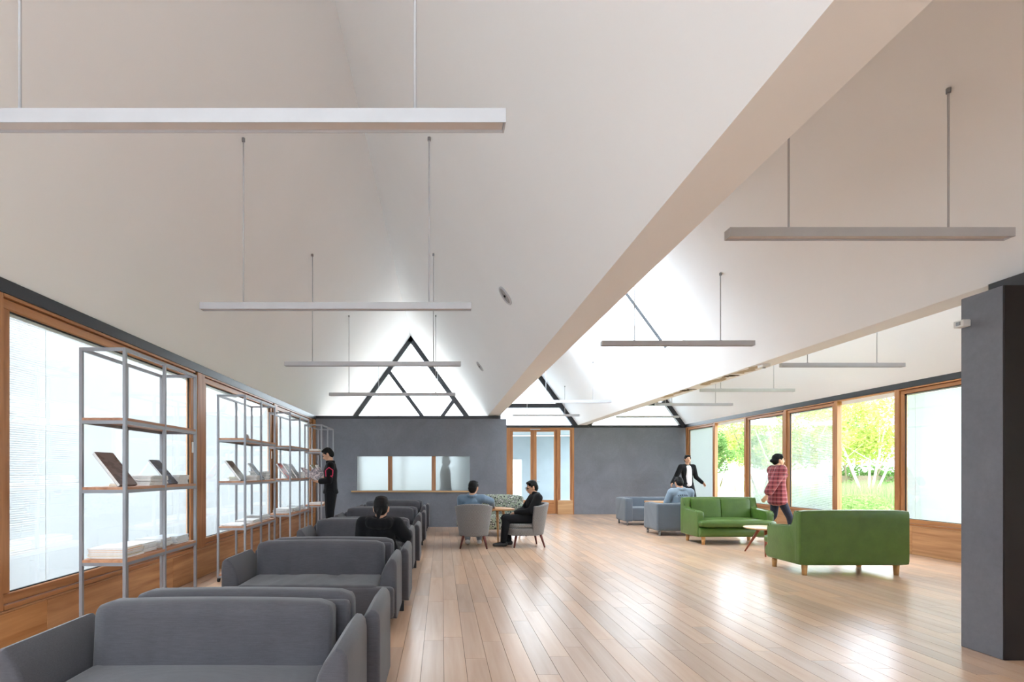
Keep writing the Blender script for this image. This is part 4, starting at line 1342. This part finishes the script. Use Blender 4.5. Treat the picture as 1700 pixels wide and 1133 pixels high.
            c.build('trousers', mat, root, voxel, 3)
        elif kind == 'shoes':
            for s in ('L', 'R'):
                f = J.get('foot' + s, V(0, -1, 0))
                cc = Blob(0.010)
                cc.hull((J['an' + s] + V(0, 0, -0.035) - f * 0.03, (0.036, 0.036, 0.034), I3), (J['an' + s] + f * 0.15 + V(0, 0, -0.048), (0.030, 0.030, 0.022), I3))
                so = cc.build('shoe', mat, root, 0.008, 2)
                for v in so.data.vertices:
                    zf = J['an' + s].z - 0.075
                    if v.co.z < zf: v.co.z = zf
    return root, J

def stand(H=1.72):
    k = H / 1.72
    P = dict(anL=(0.085, 0.02, 0.085), anR=(-0.085, -0.02, 0.085), knL=(0.09, -0.01, 0.49), knR=(-0.09, -0.03, 0.49), hipL=(0.088, 0, 0.88), hipR=(-0.088, 0, 0.88),
             pelvis=(0, 0, 0.97), neck=(0, 0.015, 1.455), head=(0, -0.02, 1.60), shL=(0.175, 0.01, 1.40), shR=(-0.175, 0.01, 1.40),
             elL=(0.22, 0.03, 1.13), elR=(-0.22, 0.03, 1.13), wrL=(0.23, -0.03, 0.89), wrR=(-0.23, -0.03, 0.89))
    return {a: tuple(c * k for c in v) for a, v in P.items()}

# ---- the reader at the shelves (faces the window wall)
P = stand(1.72)
P.update(head=(0, -0.055, 1.605), look=V(0, -0.85, -0.5), headup=V(0, -0.5, 0.86), neck=(0, -0.005, 1.455),
         elL=(0.205, -0.01, 1.13), elR=(-0.205, -0.02, 1.13), wrL=(0.10, -0.225, 1.115), wrR=(-0.07, -0.235, 1.115),
         palmL=V(0, 0, 1), palmR=V(0, 0, 1), curlL=0.5, curlR=0.5, thumbL=1, thumbR=-1, hdL=V(-0.25, -0.9, 0.12), hdR=V(0.15, -0.95, 0.12), bulk=1.0)
reader, Jr = person('standing young man in black sweatshirt reading a magazine at the shelves', (-2.03, 9.93, 0), math.radians(-84), P,
       [('shirt', M['black_cloth'], {'d': 0.018, 'r': 1.08, 'sleeve': 'fore', 'hem': 0.06, 'collar': True}), ('trousers', M['black_trouser'], {'d': 0.018}), ('shoes', M['shoe'])])
# pink outlined house print on the left sleeve
mb = MB()
pr = [(-0.065, -0.075), (-0.07, 0.035), (-0.012, 0.09), (0.058, 0.04), (0.052, -0.06), (0.012, -0.062), (0.05, -0.085)]
for a, b in zip(pr, pr[1:]):
    mb.tube((0.298, a[0] + 0.01, 1.28 + a[1]), (0.298, b[0] + 0.01, 1.28 + b[1]), 0.0075, n=6)
mb.build('sleeve_print', M['pink'], reader)
# the open magazine in his hands
om = thing('open_magazine', (0, 0, 0), 0, 'open illustrated magazine held by the standing reader', 'magazine')
fr_ = math.radians(-84)
c0 = Vector((-2.03, 9.93, 0)) + Matrix.Rotation(fr_, 3, 'Z') @ V(0.01, -0.365, 1.155)
om.location = (-2.335, 9.87, 1.19); om.rotation_euler = (0, 0, fr_ - math.radians(55))
for s in (-1, 1):
    mb = MB()
    n = 6
    top, bot = [], []
    for i in range(n + 1):
        u = i / n
        x = s * 0.20 * u
        lift = 0.07 * u + 0.02 * math.sin(math.pi * u)
        top.append((x, 0.085, lift - 0.055)); bot.append((x, -0.115, lift + 0.115))
    for i in range(n):
        pts = [top[i], top[i + 1], bot[i + 1], bot[i]]
        mb.prism(pts, V(0, -0.5, -0.8).normalized() * 0.004)
    mb.build('page_half', mag_mat((222, 208, 208), (140, 130, 138), 5 + s), om)

# ---- seated poses
def sit(seat=0.43, H=1.0):
    return dict(pelvis=(0, 0.02, seat + 0.08), hipL=(0.09, 0.0, seat + 0.06), hipR=(-0.09, 0.0, seat + 0.06), knL=(0.11, -0.42, seat + 0.07), knR=(-0.11, -0.42, seat + 0.07),
                anL=(0.11, -0.46, 0.085), anR=(-0.11, -0.44, 0.085), neck=(0, 0.10, seat + 0.54), head=(0, 0.07, seat + 0.69), shL=(0.175, 0.09, seat + 0.475), shR=(-0.175, 0.09, seat + 0.475),
                elL=(0.225, -0.02, seat + 0.22), elR=(-0.225, -0.02, seat + 0.22), wrL=(0.12, -0.22, seat + 0.15), wrR=(-0.12, -0.22, seat + 0.15), palmL=V(0, 0, -1), palmR=V(0, 0, -1))
# woman on the grey sofa, facing away from the camera, elbow on the arm
P = sit(0.40)
P.update(pelvis=(0.0, -0.06, 0.49), hipL=(0.09, -0.08, 0.47), hipR=(-0.09, -0.08, 0.47), knL=(0.10, -0.47, 0.46), knR=(-0.10, -0.47, 0.46), anL=(0.10, -0.45, 0.085), anR=(-0.10, -0.43, 0.085),
         neck=(0.0, 0.035, 0.815), head=(-0.01, -0.01, 0.915), shL=(0.165, 0.03, 0.765), shR=(-0.17, 0.02, 0.755), elL=(0.21, -0.08, 0.555), elR=(-0.26, -0.05, 0.625),
         wrL=(0.06, -0.26, 0.60), wrR=(-0.12, -0.24, 0.64), look=V(0, -0.9, -0.35), headup=V(0, -0.35, 0.93), bulk=0.98, palmL=V(0, -0.3, 1), palmR=V(0, -0.3, 1))
person('woman with black ponytail and black hooded top on a grey sofa', (-0.63, 5.56, 0), math.pi, P,
       [('hoodie', M['black_cloth'], {'d': 0.022, 'r': 1.15}), ('trousers', M['black_trouser'], {'d': 0.012}), ('shoes', M['shoe'])], 'ponytail')
# man in blue denim, seen from behind
P = sit(0.405)
P.update(neck=(0, 0.11, 0.88), head=(-0.03, 0.075, 1.015), shL=(0.18, 0.10, 0.835), shR=(-0.18, 0.09, 0.84), pelvis=(0, -0.02, 0.495), hipL=(0.09, -0.04, 0.475), hipR=(-0.09, -0.04, 0.475),
         elR=(-0.33, -0.02, 0.79), wrR=(-0.36, -0.24, 0.70), elL=(0.19, -0.06, 0.60), wrL=(0.08, -0.24, 0.56), look=V(-0.35, -0.9, -0.12),
         knL=(0.10, -0.44, 0.47), knR=(-0.10, -0.44, 0.47), anL=(0.08, -0.34, 0.085), anR=(-0.13, -0.34, 0.085))
person('man in blue denim shirt seated with his back to the camera', (0.52, 9.30, 0), math.radians(176), P,
       [('shirt', M['denim'], {'d': 0.014, 'r': 1.1, 'collar': True}), ('trousers', M['jeans'], {'d': 0.012}), ('shoes', M['shoe_white'])])
# man in black jacket, profile to the left
P = sit(0.405)
P.update(neck=(0, 0.085, 0.90), head=(0.0, 0.02, 1.015), look=V(0.1, -0.94, -0.3), headup=V(0, -0.28, 0.96), shL=(0.175, 0.09, 0.845), shR=(-0.175, 0.09, 0.845), pelvis=(0, 0.0, 0.495), hipL=(0.09, -0.02, 0.475), hipR=(-0.09, -0.02, 0.475),
         elL=(0.21, -0.06, 0.62), elR=(-0.21, -0.06, 0.62), wrL=(0.05, -0.26, 0.585), wrR=(-0.05, -0.25, 0.57), knL=(0.09, -0.45, 0.48), knR=(-0.11, -0.43, 0.48), anL=(0.08, -0.50, 0.085), anR=(-0.11, -0.36, 0.085))
mb_, Jb = person('man with glasses and black jacket seated in profile', (1.55, 9.44, 0), math.radians(-84), P,
       [('jacket', M['black_cloth'], {'d': 0.018, 'r': 1.1, 'collar': True}), ('trousers', M['black_trouser'], {'d': 0.014}), ('shoes', M['shoe'])])
hc = Jb['head']; HRb = frame(Jb['look'], Jb['headup'])
mb = MB()
for s in (-1, 1):
    cx = hc + HRb.col[0] * s * 0.033 - HRb.col[1] * 0.099 + HRb.col[2] * 0.008
    ring = [cx + HRb.col[0] * 0.021 * math.cos(a) + HRb.col[2] * 0.017 * math.sin(a) for a in [i * math.pi / 6 for i in range(12)]]
    for a, b in zip(ring, ring[1:] + ring[:1]): mb.tube(a, b, 0.0022, n=5)
    mb.tube(cx + HRb.col[0] * s * 0.021, hc + HRb.col[0] * s * 0.080 + HRb.col[2] * 0.012, 0.002, n=5)
mb.build('glasses', M['rubber'], mb_)
# man in washed denim jacket on the slipcovered sofa
P = sit(0.43)
P.update(neck=(0, 0.11, 0.925), head=(0.03, 0.06, 1.055), shL=(0.19, 0.09, 0.865), shR=(-0.19, 0.09, 0.865), elL=(0.24, -0.06, 0.62), elR=(-0.24, -0.06, 0.62), look=V(0, -0.9, -0.4), headup=V(0, -0.4, 0.9),
         wrL=(0.09, -0.25, 0.62), wrR=(-0.09, -0.25, 0.62), pelvis=(0, 0.0, 0.52), hipL=(0.09, -0.02, 0.50), hipR=(-0.09, -0.02, 0.50), knL=(0.11, -0.44, 0.50), knR=(-0.11, -0.44, 0.50), bulk=1.06)
pj, Jp = person('man in washed denim jacket seated with his back to camera', (4.95, 11.30, 0), math.pi, P,
       [('jacket', M['denim_grey'], {'d': 0.022, 'r': 1.15, 'collar': True}), ('trousers', M['jeans'], {'d': 0.012}), ('shoes', M['shoe'])])
bpy.context.view_layer.update()
jk = [c for c in pj.children if c.name.startswith('jacket')][0]
pm_ = plain('print_dark', srgb(52, 60, 74), 0.8)
for i_, (w_2, h_2) in enumerate(((0.022, 0.026), (0.026, 0.020), (0.020, 0.026), (0.024, 0.022), (0.024, 0.026), (0.018, 0.022))):
    ok, hit, nrm, _ = jk.ray_cast(V(0.095 - 0.038 * i_, 0.8, 0.80 + 0.012 * math.sin(i_ * 0.63)), V(0, -1, 0))
    if ok:
        q_ = MB().box(-w_2 / 2, w_2 / 2, -0.002, 0.002, -h_2 / 2, h_2 / 2).build('back_print', pm_, pj)
        q_.location = hit; q_.rotation_euler = nrm.to_track_quat('Y', 'Z').to_euler()
# ---- walking man with white tee and open black jacket, coming towards the camera
P = stand(1.75)
P.update(elL=(0.29, 0.06, 1.14), wrL=(0.40, -0.06, 0.99), elR=(-0.30, 0.06, 1.14), wrR=(-0.47, -0.06, 0.98), anL=(0.09, -0.28, 0.085), knL=(0.09, -0.20, 0.50), anR=(-0.09, 0.30, 0.12), knR=(-0.09, 0.02, 0.50), look=V(-0.1, -1, -0.05))
person('man walking towards the camera in white tee and open black jacket', (6.80, 15.0, 0), math.radians(6), P,
       [('tee_front', M['tee'], {'d': 0.030}), ('jacket', M['black_cloth'], {'d': 0.016, 'r': 1.15, 'hem': 0.03}), ('trousers', M['black_trouser'], {'d': 0.012}), ('shoes', M['shoe'])])
# ---- woman in long red plaid shirt walking to the right
P = stand(1.62)
P.update(elR=(-0.21, 0.16, 1.07), wrR=(-0.20, 0.27, 0.86), elL=(0.20, -0.10, 1.10), wrL=(0.06, -0.17, 1.29), hdL=V(-0.3, 0.05, 0.9), palmL=V(0, 1, 0),
         anR=(-0.07, -0.26, 0.085), knR=(-0.08, -0.17, 0.46), anL=(0.07, 0.27, 0.12), knL=(0.08, 0.03, 0.46), look=V(0, -1, -0.05), bulk=1.0)
person('woman in long red plaid shirt walking past the right windows', (6.32, 10.2, 0), math.radians(82), P,
       [('shirt', M['plaid'], {'d': 0.035, 'r': 1.3, 'hem': 0.20, 'sleeve': 'fore'}), ('trousers', M['navy'], {'d': 0.006, 'r': 0.95}), ('shoes', M['shoe'])], 'bun')
# ---- figure behind the satin glass of the partition
P = stand(1.66)
person('dark figure passing behind the frosted partition window', (0.10, 13.15, 0), math.radians(84), P,
       [('shirt', M['black_cloth'], {'d': 0.03, 'r': 1.2, 'hem': 0.25}), ('trousers', M['black_trouser'], {'d': 0.014}), ('shoes', M['shoe'])])

# =================================================================== GARDEN BEYOND THE RIGHT WINDOWS
def leaf_mat(name, a, b, tr=0.4):
    t = NT(name)
    r = t.t.nodes.new('ShaderNodeNewGeometry').outputs['Random Per Island']
    c = t.mix(r, a, b)
    d = t.n('BsdfDiffuse'); l = t.n('BsdfTranslucent')
    t.l(c, d.inputs[0]); t.l(c, l.inputs[0])
    mx = t.t.nodes.new('ShaderNodeMixShader'); mx.inputs[0].default_value = tr
    t.l(d.outputs[0], mx.inputs[1]); t.l(l.outputs[0], mx.inputs[2]); t.l(mx.outputs[0], t.out.inputs['Surface'])
    return t.m
M['leaf_lime'] = leaf_mat('lime_leaves', srgb(152, 170, 84), srgb(190, 198, 126))
M['leaf_green'] = leaf_mat('green_leaves', srgb(84, 118, 66), srgb(124, 154, 92))
M['leaf_pale'] = leaf_mat('pale_green_leaves', srgb(110, 146, 80), srgb(160, 184, 118))
M['grass_pale'] = leaf_mat('pale_grass_blades', srgb(108, 146, 88), srgb(158, 184, 120))
M['bark_pale'] = plain('pale_bark', srgb(222, 218, 208), 0.8, 0.2, 0, 0.1, 20, 0.4)
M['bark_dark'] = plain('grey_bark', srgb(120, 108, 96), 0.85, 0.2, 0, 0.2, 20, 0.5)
def leaves(name, mat, parent, cells, n, size, rnd, kind='stuff', flat=0.6):
    vs, fs = [], []
    for _ in range(n):
        c, r = rnd.choice(cells)
        d = Vector((rnd.gauss(0, 1), rnd.gauss(0, 1), rnd.gauss(0, 1))).normalized() * (rnd.random() ** 0.4)
        p = Vector(c) + Vector((d.x * r[0], d.y * r[1], d.z * r[2]))
        a = Vector((rnd.gauss(0, 1), rnd.gauss(0, 1), rnd.gauss(0, flat))).normalized()
        b = a.orthogonal().normalized()
        b = (Matrix.Rotation(rnd.random() * 6.28, 3, a) @ b)
        s = size * rnd.uniform(0.6, 1.3)
        k = len(vs)
        vs += [p - a * s, p + b * s * 0.45, p + a * s, p - b * s * 0.45]
        fs.append((k, k + 1, k + 2, k + 3))
    me = bpy.data.meshes.new(name); me.from_pydata([tuple(v) for v in vs], [], fs)
    o = link(name, me, mat, parent)
    o['kind'] = kind
    return o
def tree(x, y, h, spread, label, leafm, barkm, stems=1, n=5000, seed=1, lsize=0.09, crown0=0.4):
    rnd = random.Random(seed)
    root = thing('garden_tree', (x, y, -0.14), rnd.random() * 6, label, 'tree', 'trees in the garden')
    cells = []
    for s in range(stems):
        a = 6.28 * s / max(1, stems) + rnd.random()
        lean = 0.18 if stems > 1 else 0.03
        p0 = V(0.12 * math.cos(a) * (stems > 1), 0.12 * math.sin(a) * (stems > 1), 0)
        p1 = p0 + V(math.cos(a) * lean * h, math.sin(a) * lean * h, h * 0.5)
        p2 = p1 + V(math.cos(a) * lean * h * 0.8, math.sin(a) * lean * h * 0.8, h * 0.35)
        r = 0.055 if stems > 1 else 0.11
        mb = MB(); mb.tube(p0, p1, r, r * 0.7, 8); mb.tube(p1, p2, r * 0.7, r * 0.25, 8)
        for q in range(4):
            st = p0.lerp(p1, 0.55 + 0.13 * q)
            en = st + V(rnd.uniform(-1, 1) * spread * 0.5, rnd.uniform(-1, 1) * spread * 0.5, h * rnd.uniform(0.12, 0.3))
            mb.tube(st, en, r * 0.45, r * 0.12, 6)
            cells.append((en, (spread * 0.32, spread * 0.32, h * 0.10)))
        mb.build('trunk', barkm, root)
        cells.append((p2, (spread * 0.4, spread * 0.4, h * 0.13)))
    for q in range(10):
        a = rnd.random() * 6.28; rr = spread * rnd.uniform(0.1, 0.75)
        cells.append((V(rr * math.cos(a), rr * math.sin(a), h * rnd.uniform(crown0, 0.95)), (spread * 0.35, spread * 0.35, h * 0.11)))
    leaves('foliage', leafm, root, cells, n, lsize, rnd)
    return root
# lawn, footpath
tag(B('lawn', M['lawn'], None, 8.4, 60, -20, 80, -0.139, -0.10), kind='structure')
tag(MB().prism([(11.5, 20.0, -0.099), (14.5, 20.0, -0.099), (22.5, 36, -0.099), (15.5, 36, -0.099)], (0, 0, 0.01)).build('footpath', M['paving']), kind='structure')
tree(17.2, 33.0, 4.8, 2.2, 'lime green tree seen through the second right window', M['leaf_lime'], M['bark_pale'], 3, 6000, 2)
tree(13.9, 28.0, 3.6, 1.4, 'small dark-trunked tree seen through the second right window', M['leaf_green'], M['bark_dark'], 1, 3500, 3, 0.08, 0.45)
tree(21.5, 39.5, 5.4, 2.6, 'tall lime tree far behind the second right window', M['leaf_lime'], M['bark_pale'], 3, 6000, 4)
tree(20.0, 25.4, 5.2, 2.5, 'multi-stemmed white-barked tree outside the open window', M['leaf_lime'], M['bark_pale'], 5, 8000, 5)
tree(24.2, 31.0, 5.8, 2.8, 'broad lime tree behind the white-barked one', M['leaf_pale'], M['bark_dark'], 2, 7000, 6)
tree(14.6, 22.9, 4.2, 1.9, 'pale multi-stemmed tree left of the open window view', M['leaf_lime'], M['bark_pale'], 4, 6000, 7)
tree(17.2, 29.2, 4.6, 2.1, 'leafy tree glimpsed through the fourth window blind', M['leaf_pale'], M['bark_dark'], 2, 6000, 9)
tree(27.0, 36.0, 5.6, 2.8, 'far green tree beyond the lawn on the right', M['leaf_green'], M['bark_dark'], 2, 6000, 10)
tree(23.5, 46.0, 5.2, 3.0, 'far green tree beyond the footpath', M['leaf_green'], M['bark_dark'], 2, 6000, 11)
rg = random.Random(44)
def hedge(x0, x1, y0, y1, h, label, mat, n, size, cat='hedge'):
    root = thing('garden_hedge', ((x0 + x1) / 2, (y0 + y1) / 2, -0.10), 0, label, cat, 'hedges in the garden')
    cells = []
    for i in range(60):
        cells.append((V(rg.uniform(x0, x1) - (x0 + x1) / 2, rg.uniform(y0, y1) - (y0 + y1) / 2, h * rg.uniform(0.3, 0.8)), (0.35, 0.35, h * 0.28)))
    leaves('foliage', mat, root, cells, n, size, rg)
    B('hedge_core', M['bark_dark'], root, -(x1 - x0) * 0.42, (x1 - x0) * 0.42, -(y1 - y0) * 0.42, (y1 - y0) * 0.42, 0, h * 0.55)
hedge(8.9, 11.3, 10.2, 16.0, 0.85, 'low clipped shrub hedge just outside the open window', M['leaf_pale'], 14000, 0.045)
hedge(27.0, 32.0, 36.5, 38.5, 2.0, 'dark green hedge far behind the garden trees', M['leaf_green'], 6000, 0.10)
hedge(17.5, 22.0, 43.5, 45.0, 1.9, 'dark green hedge at the end of the footpath', M['leaf_green'], 5000, 0.10)
gt = thing('ornamental_grass', (14.5, 18.0, -0.10), 0, 'tall pale ornamental grass behind the low hedge', 'grass')
vs, fs = [], []
for _ in range(9000):
    x, y = rg.uniform(-2.4, 2.72), rg.uniform(-3.2, 3.4)
    h = rg.uniform(0.6, 1.15); dx, dy = rg.gauss(0, 0.18), rg.gauss(0, 0.18); a = rg.random() * 6.28
    wx, wy = 0.012 * math.cos(a), 0.012 * math.sin(a)
    k = len(vs)
    vs += [(x - wx, y - wy, 0), (x + wx, y + wy, 0), (x + dx + wx * .2, y + dy + wy * .2, h)]
    fs.append((k, k + 1, k + 2))
me = bpy.data.meshes.new('blades'); me.from_pydata(vs, [], fs)
o = link('blades', me, M['grass_pale'], gt); o['kind'] = 'stuff'

# entrance porch beyond the glazed door: grey-blue screen wall with an opening
M['porch'] = plain('porch_render', srgb(176, 188, 198), 0.8, 0.2, 0, 0.05, 2)
mb = MB()
mb.box(0.6, 2.46, 19.6, 19.75, -0.14, 2.58)
mb.box(2.46, 2.90, 19.6, 19.75, 1.72, 2.58)
mb.box(2.90, 5.2, 19.6, 19.75, -0.14, 2.58)
mb.box(2.46, 2.90, 19.6, 19.75, -0.14, 0.42)
tag(mb.build('wall_porch', M['porch']), kind='structure')
tag(B('ceiling_porch', M['porch'], None, 0.6, 5.2, 16.68, 19.75, 2.60, 2.66), kind='structure')
